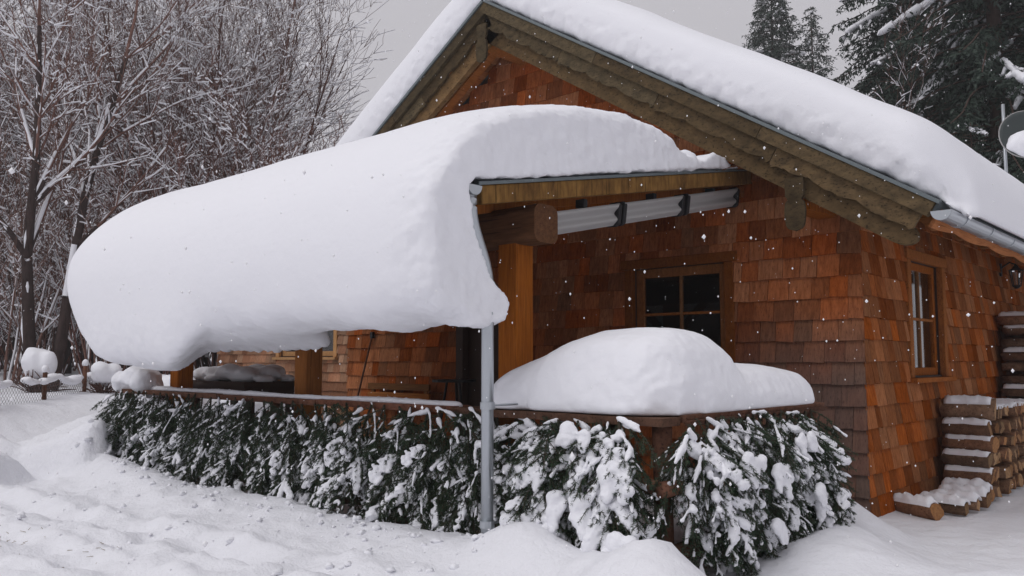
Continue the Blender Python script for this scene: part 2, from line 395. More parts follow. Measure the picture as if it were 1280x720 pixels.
def lay_shingles(x0, x1, z0, z1, expo, holes, wmin, wmax, seed, clip=None):
    """courses of random-width shingles, cut to fit round openings; (centre, z, width, variant, roll, height factor)"""
    rr = random.Random(seed); out = []; z = z0
    while z < z1:
        x = x0; first = True
        while x < x1 - .04:
            wd = rr.uniform(wmin, wmax)
            if first: wd *= rr.uniform(.5, 1); first = False
            if x1 - (x + wd) < .07: wd = x1 - x
            if clip is None or clip(x, x + wd, z):
                pieces = [(x, x + wd, z, 1.0)]
                for h in holes:
                    new = []
                    for (a, b, c, f) in pieces:
                        lo, hi = c, c + expo * f
                        if b <= h[0] or a >= h[1] or hi <= h[2] + .01 or lo >= h[3] - .01: new.append((a, b, c, f)); continue
                        if a < h[0]: new.append((a, h[0], c, f))
                        if b > h[1]: new.append((h[1], b, c, f))
                        ma, mb_ = max(a, h[0]), min(b, h[1])
                        if lo < h[2]: new.append((ma, mb_, c, (h[2] - c) / expo * .84))
                        if hi > h[3]: new.append((ma, mb_, h[3], (hi - h[3]) / expo))
                    pieces = new
                for (a, b, c, f) in pieces:
                    if b - a > .025 and f > .12: out.append(((a + b) / 2, c + rr.uniform(-.006, .006), b - a - rr.uniform(.003, .008), rr.randrange(5), rr.uniform(-.006, .006), f))
            x += wd
        z += expo
    return out
EX = .222
tilt = math.atan(.021 / EX)
fholes = [(FW[0] - .10, FW[1] + .10, FW[2] - .07, FW[3] + .10), (FD[0] - .08, FD[1] + .08, FD[2] - .1, FD[3] + .09)]
FS = lay_shingles(LX - .02, WX + .022, .02, 6.3, EX, fholes, .15, .33, 3, clip=lambda a, b, c: c + .14 < roof_under((a + b) / 2) + .03)
sk = [(SWN[0] - .10, SWN[1] + .10, SWN[2] - .07, SWN[3] + .10)]
SS = lay_shingles(-.022, DEPTH, .03, roof_under(WX) - .02, EX, sk, .14, .32, 5)
allsh = []
for (x, z, wd, v, r, f) in FS: allsh.append(('f', x, z, wd, v, r, (x, -.03, z + .11), wd * .79 * f, f))
for (y, z, wd, v, r, f) in SS: allsh.append(('s', y, z, wd, v, r, (WX + .03, y, z + .11), wd * .30 * f, f))
def rank(s):
    u, v, d = seen(s[6]); vis = -5 < u < 1290 and -5 < v < 725 and any(inpoly(u, v, p) for p in OPEN)
    return -(s[7] * EX / d ** 2) * (1 if vis else 1e-4)
allsh.sort(key=rank)
fm = shingle_mesh('f', SH_F, EX); sm = shingle_mesh('s', SH_S, EX)
restF = ([], []); 
def sh_matrix(s):
    k, a, z, wd, v, r = s[:6]
    if k == 'f': return Matrix.Translation((a, -.004, z)) @ Matrix.Rotation(r, 4, 'Y') @ Matrix.Rotation(-tilt, 4, 'X') @ Matrix.Diagonal((wd, 1, s[8], 1))
    return Matrix.Translation((WX + .004, a, z)) @ Matrix.Rotation(R(90), 4, 'Z') @ Matrix.Rotation(r, 4, 'Y') @ Matrix.Rotation(-tilt, 4, 'X') @ Matrix.Diagonal((wd, 1, s[8], 1))
# butt ends stand out from the wall: shift outwards by the lap of the course below
inv = Matrix.Translation(-cabin.location)
rest = {'f': ([], []), 's': ([], [])}
for idx, s in enumerate(allsh):
    M = sh_matrix(s); me = (fm if s[0] == 'f' else sm)[s[4]]
    out = Matrix.Translation((0, -.021, 0)) if s[0] == 'f' else Matrix.Translation((.021, 0, 0))
    M = out @ M
    if idx < 300:
        o = bpy.data.objects.new('shingle', me); COL.objects.link(o)
        o.parent = front if s[0] == 'f' else side; o.matrix_local = M
    else:
        restV, restFc = rest[s[0]]; n = len(restV)
        restV += [tuple(M @ vv.co) for vv in me.vertices]; restFc += [tuple(n + q for q in p.vertices) for p in me.polygons]
for kk, mm, pw in (('f', SH_FS, front), ('s', SH_SS, side)):
    mb = MB(); mb.v, mb.f = rest[kk]
    if mb.v: tag(sub(mb.build('shingle_remainder', mm), pw), kind='stuff')

# window builder -------------------------------------------
def window(name, mapf, x0, x1, z0, z1, cols, rows, par, frame, head=True, depth=.10, curtain=False, sash=.085):
    """mapf(a along wall, out from wall, z)"""
    def bx(nm, mat, a0, a1, o0, o1, c0, c1, p):
        m = MB(); A = mapf(a0, o0, c0); B = mapf(a1, o1, c1); m.ab(A, B); ob = m.build(nm, mat, None, bevel=.004); return sub(ob, p)
    m = MB(); # outer casing
    for (a0, a1, c0, c1) in ((x0 - .11, x0 + .005, z0 - .02, z1 + .0), (x1 - .005, x1 + .11, z0 - .02, z1 + .0)):
        m.ab(mapf(a0, -.02, c0), mapf(a1, .052, c1))
    m.ab(mapf(x0 - .16, -.02, z1 + .001), mapf(x1 + .16, .066, z1 + .115))
    root = m.build(name, frame, None, bevel=.006); reparent(root, par) if par.type == 'EMPTY' else sub(root, par)
    bx('window_sill', frame, x0 - .15, x1 + .15, -.02, .12, z0 - .075, z0 - .021, root)
    m = MB(); o0, o1 = -.10, -.045
    m.ab(mapf(x0 + .004, o0, z0), mapf(x0 + sash, o1, z1 - .002)); m.ab(mapf(x1 - sash, o0, z0), mapf(x1 - .004, o1, z1 - .002))
    m.ab(mapf(x0 + sash, o0, z1 - sash), mapf(x1 - sash, o1, z1 - .002)); m.ab(mapf(x0 + sash, o0, z0), mapf(x1 - sash, o1, z0 + sash))
    sub(m.build('sash', frame, None, bevel=.004), root)
    ax0, ax1, az0, az1 = x0 + sash, x1 - sash, z0 + sash, z1 - sash
    cw = (ax1 - ax0) / cols; rw = (az1 - az0) / rows
    for k in range(1, cols): bx('glazing_bar', frame, ax0 + k * cw - .018, ax0 + k * cw + .018, -.095, -.05, az0, az1, root)
    for k in range(1, rows): bx('glazing_bar', frame, ax0, ax1, -.09, -.054, az0 + k * rw - .016, az0 + k * rw + .016, root)
    for c in range(cols):
        for r in range(rows):
            bx('pane', GLASS, ax0 + c * cw + .001, ax0 + (c + 1) * cw - .001, -.078, -.072, az0 + r * rw + .001, az0 + (r + 1) * rw - .001, root)
    if curtain:
        for (c0, c1) in ((ax0 - .03, ax0 + (ax1 - ax0) * .30), (ax1 - (ax1 - ax0) * .22, ax1 + .03)):
            n = 22; mm = MB(); b = 0
            for t in range(n + 1):
                a = c0 + (c1 - c0) * t / n; of = -.20 + .025 * math.sin(t * 1.7)
                mm.v += [mapf(a, of, az0 - .05), mapf(a, of, az1 + .05)]
            mm.f = [(2 * t, 2 * t + 2, 2 * t + 3, 2 * t + 1) for t in range(n)]
            sub(mm.build('curtain', CURT, None, smooth=True), root)
    return root
window('front_window', lambda a, o, z: (a, -o, z), *FW, 2, 3, cabin, FRAME, sash=.11)
window('side_window', lambda a, o, z: (WX + o, a, z), *SWN, 2, 2, cabin, FRAME, curtain=True, sash=.09)
# front door under the porch
mb = MB(); mb.ab((FD[0] + .06, .06, FD[2]), (FD[1] - .06, .11, FD[3] - .06)); door = P(mb, 'door', DARKW)
mb = MB()
for a, b in ((FD[0] - .09, FD[0] + .05), (FD[1] - .05, FD[1] + .09)): mb.ab((a, -.05, FD[2]), (b, .12, FD[3]))
mb.ab((FD[0] - .09, -.05, FD[3] + .001), (FD[1] + .09, .12, FD[3] + .1)); sub(mb.build('door_frame', DARKW, None), door)
mb = MB(); mb.tube([(FD[1] - .16, .04, 1.25), (FD[1] - .16, .0, 1.25), (FD[1] - .28, .0, 1.25)], .012, 6); sub(mb.build('door_handle', METAL, None), door)

# roof ------------------------------------------------------
mb = MB()
Y0 = -.85; Y1 = DEPTH + .8
for sd, L_ in ((1, LR), (-1, LL)):
    mb.prism([(0, 0.005), (L_ - .01, .005), (L_ - .01, .10), (0, .10)], lambda a, b, t, sd=sd: slope(sd, a, b, t), Y0 + .03, Y1)
roof = P(mb, 'roof', METAL_D)
for sd, L_ in ((1, LR), (-1, LL)):
    mb = MB(); mb.prism([(0.0, -.006), (L_, -.006), (L_, .028), (0.0, .028)], lambda a, b, t, sd=sd: slope(sd, a, b, t), Y0 - .035, Y0 + .025)
    sub(mb.build('verge_flashing', METAL_D, None), roof)
    # fascia in three lengths
    cuts = [0, L_ * .34, L_ * .71, L_ - .03]
    for a, b in zip(cuts, cuts[1:]):
        mb = MB(); mb.prism([(a + .003, .029), (b - .003, .029), (b - .003, .165), (a + .003, .165)], lambda p, q, t, sd=sd: slope(sd, p, q, t), Y0 - .012 - .004 * random.random(), Y0 + .05)
        sub(mb.build('fascia_board', OLD, None, bevel=.004), roof)
    # carved board with a scalloped lower edge, each length ends in an ogee
    cuts = [.10, L_ * .25, L_ * .50, L_ * .745, L_ - .10]
    for ci, (a, b) in enumerate(zip(cuts, cuts[1:])):
        top = []; bot = []; n = max(24, int((b - a) / .03))
        for k in range(n + 1):
            s = a + .004 + (b - a - .008) * k / n; f = k / n; e = min(f, 1 - f) * (b - a)
            ph = (s * 1.9) % 1
            sc = .048 * abs(math.sin(math.pi * ph)) ** .6 - .016 * math.exp(-((ph - .5) / .07) ** 2) + .008 * fbm(s * 9, ci, sd)
            endw = .045 * (1 - sstep(0, .10, e)) if e < .10 else 0
            top.append((s, .160)); bot.append((s, .285 + sc + endw - .05 * (1 - sstep(.0, .03, e))))
        mb = MB(); mb.prism(top + bot[::-1], lambda p, q, t, sd=sd: slope(sd, p, q, t), Y0 + .045, Y0 + .085)
        sub(mb.build('carved_board', OLD, None), roof)
    # verge rafter with a rounded nose
    nose = [(L_ - .22 + .17 * math.sin(t), .385 + .105 * math.cos(t) * (1 if math.cos(t) < 0 else 1)) for t in [k * math.pi / 10 for k in range(11)]]
    mb = MB(); mb.prism([(0.0, .28)] + [(L_ - .22, .28)] + nose[::-1][1:] + [(0.0, .49)], lambda p, q, t, sd=sd: slope(sd, p, q, t), Y0 + .115, Y0 + .20)
    sub(mb.build('verge_rafter', RAFT, None), roof)
    # inner flying rafter
    mb = MB(); mb.prism([(0.0, .17), (L_ - 1.0, .17), (L_ - 1.0, .34), (0.0, .34)], lambda p, q, t, sd=sd: slope(sd, p, q, t), -.46, -.32)
    sub(mb.build('rafter', TIMBER_H, None), roof)
    # soffit planks run from the verge to the wall
    s = .02
    while s < L_ - .05:
        wd = min(.155, L_ - .04 - s)
        mb = MB(); mb.prism([(s + .002, .105), (s + wd - .004, .105), (s + wd - .004, .125), (s + .002, .125)], lambda p, q, t, sd=sd: slope(sd, p, q, t), Y0 + .21, .02)
        sub(mb.build('soffit_plank', SOFFIT, None), roof); s += wd
# eave soffit and wavy eave board on the visible side
for k in range(6):
    s = LR - .98 + k * .158
    mb = MB(); mb.prism([(s, .105), (s + .154, .105), (s + .154, .125), (s, .125)], lambda p, q, t: slope(1, p, q, t), .021, Y1 - .05); sub(mb.build('soffit_plank', SOFFIT, None), roof)
yy = Y0 + .16
for k in range(10):
    mb = MB(); mb.prism([(LR - .95, .13), (LR - .10, .13), (LR - .06, .20), (LR - .16, .27), (LR - .30, .235), (LR - .95, .26)], lambda p, q, t: slope(1, p, q, t), yy + k * .9 + .5, yy + k * .9 + .6)
    sub(mb.build('rafter_tail', TIMBER_H, None), roof)
top = []; bot = []
for k in range(161):
    y = Y0 + .16 + k * .05; top.append((y, .06)); bot.append((y, .21 + .03 * abs(math.sin(y * 2.6))))
mb = MB(); mb.prism(top + bot[::-1], lambda a, b, t: slope(1, LR - t, b, a), .035, .005); sub(mb.build('eave_board', SOFFIT, None), roof)
# purlins with carved pendant boards over their ends
for (px, pz0, pz1, wd) in ((-4.54, 5.50, 6.02, .095), (-.38, 2.84, 3.36, .10)):
    mb = MB(); mb.ab((px - .10, Y0 + .16, pz1 - .30), (px + .10, .0, pz1 - .08)); 
    pur = sub(mb.build('purlin', TIMBER, None), roof)
    H = pz1 - pz0; pts = []
    for t in range(25):
        f = t / 24
        if f < .35: w_ = wd * .92
        elif f < .45: w_ = wd * (.92 - .25 * math.sin((f - .35) / .1 * math.pi))
        elif f < .85: w_ = wd * (.92 + .12 * math.sin((f - .45) / .4 * math.pi))
        else: w_ = wd * .92 * math.sqrt(max(0, 1 - ((f - .85) / .15) ** 2))
        pts.append((w_, pz1 - f * H))
    poly = [(px + a, b) for a, b in pts] + [(px - a, b) for a, b in pts[:-1][::-1]]
    mb = MB(); mb.prism(poly, lambda a, b, t: (a, t, b), Y0 + .02, Y0 + .055 if px > -2 else Y0 + .05)
    o = mb.build('pendant_board', OLD, None); o.location = (0, -.09 if px < -2 else .0, 0); sub(o, roof)
mb = MB(); mb.ab((-6.95, Y0 + .17, 4.15), (-6.75, 0, 4.36)); sub(mb.build('purlin', TIMBER, None), roof)
mb = MB(); mb.tube([(-.12, Y0 + .2, 3.05), (-.12, .05, 2.6)], .05, 6); 
# eave gutter (half round, open top) with brackets
def gutter(pts_y0, pts_y1, mapf, rad, name, par, n=10, seg=1):
    m = MB(); rows = []
    stations = [pts_y0 + (pts_y1 - pts_y0) * k / seg for k in range(seg + 1)]
    prof = [(rad * math.cos(t), rad * math.sin(t)) for t in [math.pi + math.pi * k / n for k in range(n + 1)]]
    prof = prof + [(a * .93, b * .93) for a, b in prof[::-1]]
    m.prism(prof, mapf, pts_y0, pts_y1)
    return m
ge = slope(1, LR + .055, .07, 0)
mb = gutter(Y0 - .05, Y1, lambda a, b, t: (ge[0] + a, t, ge[2] + b), .085, 'gutter', roof)
gut = sub(mb.build('gutter', METAL, None, smooth=False), roof)
mb = MB(); mb.prism([(.083 * math.cos(t), .083 * math.sin(t)) for t in [math.pi + math.pi * k / 10 for k in range(11)]], lambda a, b, t: (ge[0] + a, t, ge[2] + b), Y0 - .056, Y0 - .051); sub(mb.build('gutter_end', METAL, None), gut)
for k in range(9):
    y = Y0 + .45 + k * .9
    mb = MB(); mb.prism([(.092 * math.cos(t), .092 * math.sin(t)) for t in [math.pi + math.pi * q / 10 for q in range(11)]] + [(.086 * math.cos(t), .086 * math.sin(t)) for t in [2 * math.pi - math.pi * q / 10 for q in range(11)]], lambda a, b, t: (ge[0] + a, t, ge[2] + b), y, y + .03)
    sub(mb.build('gutter_bracket', METAL, None), gut)
for ch in roof.children: ch.matrix_parent_inverse = Matrix.Identity(4)

# snow blanket on the gable roof -----------------------------
def roof_snow():
    ny = 110; prof_n = 150
    xl, xr = -10.2, 1.16
    Vv = []; ysn = [Y0 - .02 + (Y1 + .1 - Y0) * (k / ny) ** 1.6 for k in range(ny + 1)]
    def top(x, y):
        t = (.70 + .03 * fbm(x * .6, y * .6, 2) ) + .10 * sstep(-4.2, -5.6, x)
        e = min(1, max(0, (xr - x) / .5)); t *= math.sqrt(max(0, 1 - (1 - e) ** 2)) if e < 1 else 1
        e = min(1, max(0, (x - xl) / .8)); t *= math.sqrt(max(0, 1 - (1 - e) ** 2)) if e < 1 else 1
        rz = RZ - (math.sqrt((x - RX) ** 2 + .10) - .05) * .624
        return rz, t
    xsn = [xl + (xr - xl) * (.5 - .5 * math.cos(math.pi * k / prof_n)) * .35 + (xr - xl) * k / prof_n * .65 for k in range(prof_n + 1)]
    for y in ysn:
        d = y - ysn[0]
        kf = .66 + .34 * math.sqrt(max(0, 1 - (1 - min(1, d / .6)) ** 2))
        for x in xsn:
            rz, t = top(x, y)
            Vv.append((x, y + (.35 * (1 - sstep(0, .5, xr - x)) * max(0, 1 - d / 2.5)), rz + .02 + t * kf + .006 * fbm(x * 2.4, y * 2.4, 4)))
    m = prof_n + 1; F = [(a * m + b, a * m + b + 1, (a + 1) * m + b + 1, (a + 1) * m + b) for a in range(ny) for b in range(prof_n)]
    # front face: several rows down to the flashing with a rough crumbly surface
    rows = 26; base = len(Vv)
    for r_ in range(1, rows + 1):
        f = r_ / rows
        for b, x in enumerate(xsn):
            X, Y, Z = Vv[b]; zb = RZ - abs(x - RX) * .624 - (.06 if x > .95 else -.012)
            z = Z + (zb - Z) * f
            n1 = fbm(x * 5, z * 5, 8); n2 = fbm(x * 14, z * 14, 3)
            bulge = -.04 * math.sin(math.pi * f) + .02 * f
            Vv.append((x, Y + bulge + (.022 * n1 + .012 * n2) * sstep(.25, .8, f), z))
    for r_ in range(rows):
        for b in range(prof_n):
            u0 = (base + (r_ - 1) * m + b) if r_ else b
            u1 = (base + (r_ - 1) * m + b + 1) if r_ else b + 1
            F.append((u1, u0, base + r_ * m + b, base + r_ * m + b + 1))
    # underside, closing the slab
    b2 = len(Vv)
    for y in (Y0 + .02, Y1):
        for x in xsn: Vv.append((x, y, min(Vv[0][2] + 99, RZ - abs(x - RX) * .624 + .006)))
    for b in range(prof_n):
        F.append((b2 + b + 1, b2 + b, b2 + m + b, b2 + m + b + 1))
        F.append((base + (rows - 1) * m + b + 1, base + (rows - 1) * m + b, b2 + b, b2 + b + 1))
        F.append((ny * m + b, ny * m + b + 1, b2 + m + b + 1, b2 + m + b))
    r_ = remesh(np_mesh('roof_snow', np.array(Vv), np.array(F)), .05, 10, SNOW)
    co = np.empty(len(r_.vertices) * 3, dtype=np.float32); r_.vertices.foreach_get('co', co); co = co.reshape(-1, 3)
    for i_, (x, y, z) in enumerate(co):
        if y < -.45:
            f = sstep(.52, .10, z - (RZ - abs(x - RX) * .624)) * sstep(-.45, -.7, y); co[i_, 1] -= f * (.028 * fbm(x * 5, z * 5, 8) + .03 * fbm(x * 14, z * 14, 3)); co[i_, 2] += f * .02 * fbm(x * 9, z * 9, 1)
    r_.vertices.foreach_set('co', co.ravel()); r_.update(); return r_
tag(link('roof_snow', roof_snow()), 'thick snow blanket lying on the cabin\'s steep gable roof', 'snow')

# satellite dish on its pole above the eave -------------------
dish = base_empty('satellite_dish', .5, 3.25, 3.2)
tag(dish, 'dark satellite dish on a thin pole, half filled with snow, above the cabin eave', 'satellite dish')
mb = MB(); mb.tube([(.58, 3.36, 3.0), (.58, 3.36, 4.85)], .02, 8); reparent(mb.build('pole', METAL, None, smooth=True), dish)
def dish_mesh(mat, dep=.07, rr=.34, cut=None, off=0):
    m = MB(); n = 28; rings = 7
    m.v.append((0, off + dep, 0))
    for i_ in range(1, rings + 1):
        for k in range(n):
            a = 2 * math.pi * k / n; r_ = rr * i_ / rings
            m.v.append((r_ * math.cos(a), off + dep * (1 - (i_ / rings) ** 2), r_ * math.sin(a) * 1.08))
    for k in range(n): m.f.append((0, 1 + k, 1 + (k + 1) % n))
    for i_ in range(rings - 1):
        for k in range(n): m.f.append((1 + i_ * n + k, 1 + (i_ + 1) * n + k, 1 + (i_ + 1) * n + (k + 1) % n, 1 + i_ * n + (k + 1) % n))
    return m
DM = Matrix.Translation((.83, 3.28, 4.40)) @ Matrix.Scale(.86, 4) @ Matrix.Rotation(R(25), 4, 'Z') @ Matrix.Rotation(R(-12), 4, 'X')
mb = dish_mesh(DISH); mb.v = [tuple(DM @ Vector(v)) for v in mb.v]; o = mb.build('reflector', DISH, None, smooth=True)
sol = o.modifiers.new('t', 'SOLIDIFY'); sol.thickness = .012; reparent(o, dish)
mb = MB(); mb.tube([DM @ Vector((.342 * math.cos(a), 0, .369 * math.sin(a))) for a in [2 * math.pi * k / 32 for k in range(33)]], .008, 6, cap=False); reparent(mb.build('rim', ALU, None, smooth=True), dish)
mb = MB(); mb.blob((0, 0, 0), (.27, .10, .20), 4, 3); mb.v = [tuple(DM @ (Vector(v) + Vector((0, -.0, -.15)))) for v in mb.v]; reparent(mb.build('snow', SNOW_SMALL, None, smooth=True), dish)
mb = MB(); mb.tube([DM @ Vector((0, 0, -.36)), DM @ Vector((0, -.35, -.12)), DM @ Vector((0, -.42, 0))], .012, 6); reparent(mb.build('feed_arm', METAL, None), dish)

# wall lantern on the side wall
lan = base_empty('wall_lantern', WX, 5.7, 2.7)
tag(lan, 'small black wall lantern under the eave of the side wall', 'lantern')
mb = MB(); mb.ab((WX + .02, 5.66, 2.86), (WX + .05, 5.74, 3.05)); mb.tube([(WX + .04, 5.7, 2.98), (WX + .16, 5.7, 3.06), (WX + .24, 5.7, 3.02)], .012, 6); reparent(mb.build('bracket', BLACK, None), lan)
mb = MB(); mb.tube([(WX + .24, 5.7, 3.02), (WX + .24, 5.7, 2.97), (WX + .24, 5.7, 2.93)], [.02, .05, .115], 6); reparent(mb.build('cap', BLACK, None), lan)
mb = MB()
for k in range(6):
    a = k * math.pi / 3; mb.tube([(WX + .24 + .09 * math.cos(a), 5.7 + .09 * math.sin(a), 2.93), (WX + .24 + .055 * math.cos(a), 5.7 + .055 * math.sin(a), 2.70)], .007, 4)
mb.tube([(WX + .24, 5.7, 2.71), (WX + .24, 5.7, 2.69), (WX + .24, 5.7, 2.66)], [.06, .06, .015], 6); reparent(mb.build('cage', BLACK, None), lan)
mb = MB(); mb.tube([(WX + .24, 5.7, 2.925), (WX + .24, 5.7, 2.705)], [.08, .048], 6); reparent(mb.build('glass', GLASS, None), lan)

# ------------------------------------------------------------------ porch
PX0, PX1 = -1.20, -7.95
def proof(y): return 2.88 + (y + 4.33) * .194
porch = base_empty('porch_roof', -4.5, -2.2, 0)
tag(porch, 'lean-to porch roof on square honey-coloured posts against the cabin front', 'porch')
def Q(mb, name, mat, **k): return reparent(mb.build(name, mat, None, **k), porch)
def yz(a, b, t): return (t, a, b)
mb = MB(); mb.prism([(-4.33, proof(-4.33) - .018), (-.01, proof(-.01) - .018), (-.01, proof(-.01)), (-4.33, proof(-4.33))], yz, PX1, PX0); Q(mb, 'roof_sheet', METAL_D)
mb = MB(); mb.prism([(-4.35, proof(-4.35) - .020), (-.9, proof(-.9) - .020), (-.9, proof(-.9) + .006), (-4.35, proof(-4.35) + .006)], yz, PX0 + .001, PX0 + .012); Q(mb, 'verge_flashing', METAL_D)
mb = MB(); mb.prism([(-4.30, proof(-4.30) - .16), (-.03, proof(-.03) - .17), (-.03, proof(-.03) - .020), (-4.30, proof(-4.30) - .020)], yz, PX0 - .09, PX0 - .005); Q(mb, 'verge_beam', VERGE, bevel=.006)
# boarding under the sheet, each board along the eave
y = -4.28; 
while y < -.1:
    mb = MB(); mb.prism([(y + .003, proof(y) - .062), (y + .177, proof(y + .18) - .062), (y + .177, proof(y + .18) - .042), (y + .003, proof(y) - .042)], yz, PX1 + .02, PX0 - .10); Q(mb, 'roof_board', SOFFIT); y += .18
for k in range(8):
    x = PX0 - .62 - k * .86
    mb = MB(); mb.prism([(-4.22, proof(-4.22) - .20), (-.02, proof(-.02) - .20), (-.02, proof(-.02) - .064), (-4.22, proof(-4.22) - .064)], yz, x - .05, x + .05); Q(mb, 'rafter', TIMBER)
bt = proof(-3.5) - .205
mb = MB(); pts = []
for k in range(14): pts.append((PX0 - .06 - (PX0 - PX1 - .15) * k / 13, -3.5, bt - .15 + .006 * math.sin(k * 2.1)))
rp = []
for (cx, cy, a0) in ((.07, .08, 0), (-.07, .08, 90), (-.07, -.08, 180), (.07, -.08, 270)):
    for q in range(6): t = R(a0 + q * 18); rp.append((-3.5 + cx + .075 * math.cos(t), bt - .15 + cy + .075 * math.sin(t)))
mb = MB(); mb.prism(rp, yz, PX1 + .1, PX0 - .07); Q(mb, 'beam', BEAM)
for px in (-1.60, -4.52, -7.30):
    mb = MB(); mb.ab((px - .105, -3.605, .12), (px + .105, -3.395, bt - .27)); Q(mb, 'post', TIMBER, bevel=.012)
    for sd in ((-1,) if px > -2 else (-1, 1)):     # knee braces under the beam
        m = MB(); rot = Matrix.Rotation(R(45) * sd, 3, 'Y'); m.box((px - sd * .36 * -1, -3.5, bt - .56), (.10, .10, .82), rot); Q(m, 'knee_brace', TIMBER)
mb = MB(); mb.ab((PX1, -.12, proof(-.1) - .30), (PX0 - .1, -.03, proof(-.1) - .18)); Q(mb, 'wall_plate', TIMBER_H)
# gutter and downpipe
gz = proof(-4.33) - .035; gy = -4.415
mb = gutter(PX1, PX0 + .03, lambda a, b, t: (t, gy + a, gz + b), .075, 'g', porch)
pg = Q(mb, 'gutter', METAL)
mb = MB(); mb.prism([(.073 * math.cos(t), .073 * math.sin(t)) for t in [math.pi + math.pi * k / 10 for k in range(11)]], lambda a, b, t: (t, gy + a, gz + b), PX0 + .031, PX0 + .037); sub(mb.build('gutter_end', METAL, None), pg)
DX, DY = -1.205, -4.24
path = catmull([(DX, gy, gz - .07), (DX, gy, gz - .16), (DX, gy + .03, gz - .30), (DX, DY - .03, gz - .56), (DX, DY, gz - .72), (DX, DY, gz - .9)], 5)
mb = MB(); mb.tube(path + [Vector((DX, DY, .05))], .045, 14); dp = Q(mb, 'downpipe', METAL, smooth=True)
for z in (.42, 1.25): 
    mb = MB(); mb.tube([(DX, DY, z), (DX, DY, z + .05)], .053, 14); mb.tube([(DX, DY, z + .025), (DX, -3.85, z + .025)], .009, 6); sub(mb.build('pipe_clamp', METAL, None, smooth=False), dp)

# ribbed roll-up housings slung under the verge
for k, (ya, yb) in enumerate(((-3.42, -2.42), (-2.34, -1.32), (-1.22, -.16))):
    t = base_empty('blind_cassette', -1.34, (ya + yb) / 2, proof((ya + yb) / 2) - .4)
    tag(t, ['grey ribbed blind housing hanging beside the log beam\'s end', 'grey ribbed blind housing hanging between two others under the porch edge', 'grey ribbed blind housing under the porch edge, nearest the cabin wall'][k], 'blind housing', 'ribbed housings under the porch edge')
    prof = []
    for q in range(25):
        a = q / 24; prof.append((.080 + .022 * math.sin(a * math.pi * 3.2 + .4), -.195 * a))
    prof = prof + [(0.0, -.195), (0.0, 0)]
    def mp(a, b, y): return (-1.40 + a + b * .15, y, proof(y) - .20 + .02 * (y + .2) + b)
    mb = MB(); mb.prism(prof, mp, ya, yb); reparent(mb.build('housing', ALU, None), t)
    for yy in (ya, yb):
        mb = MB(); mb.prism([(-.012, .012), (.07, .014), (.108, -.02), (.112, -.19), (.085, -.21), (-.012, -.205)], mp, yy - .025, yy + .025); reparent(mb.build('end_cap', BLACK, None, bevel=.006), t)
    mb = MB(); ym = (ya + yb) / 2; mb.box((-1.36, ym, proof(ym) - .215), (.09, .05, .07)); reparent(mb.build('hanger', BLACK, None), t)

# porch floor
mb = MB(); mb.ab((-8.4, -3.72, .0), (-.15, -.03, .16)); tag(mb.build('porch_floor', DARKW), kind='structure')

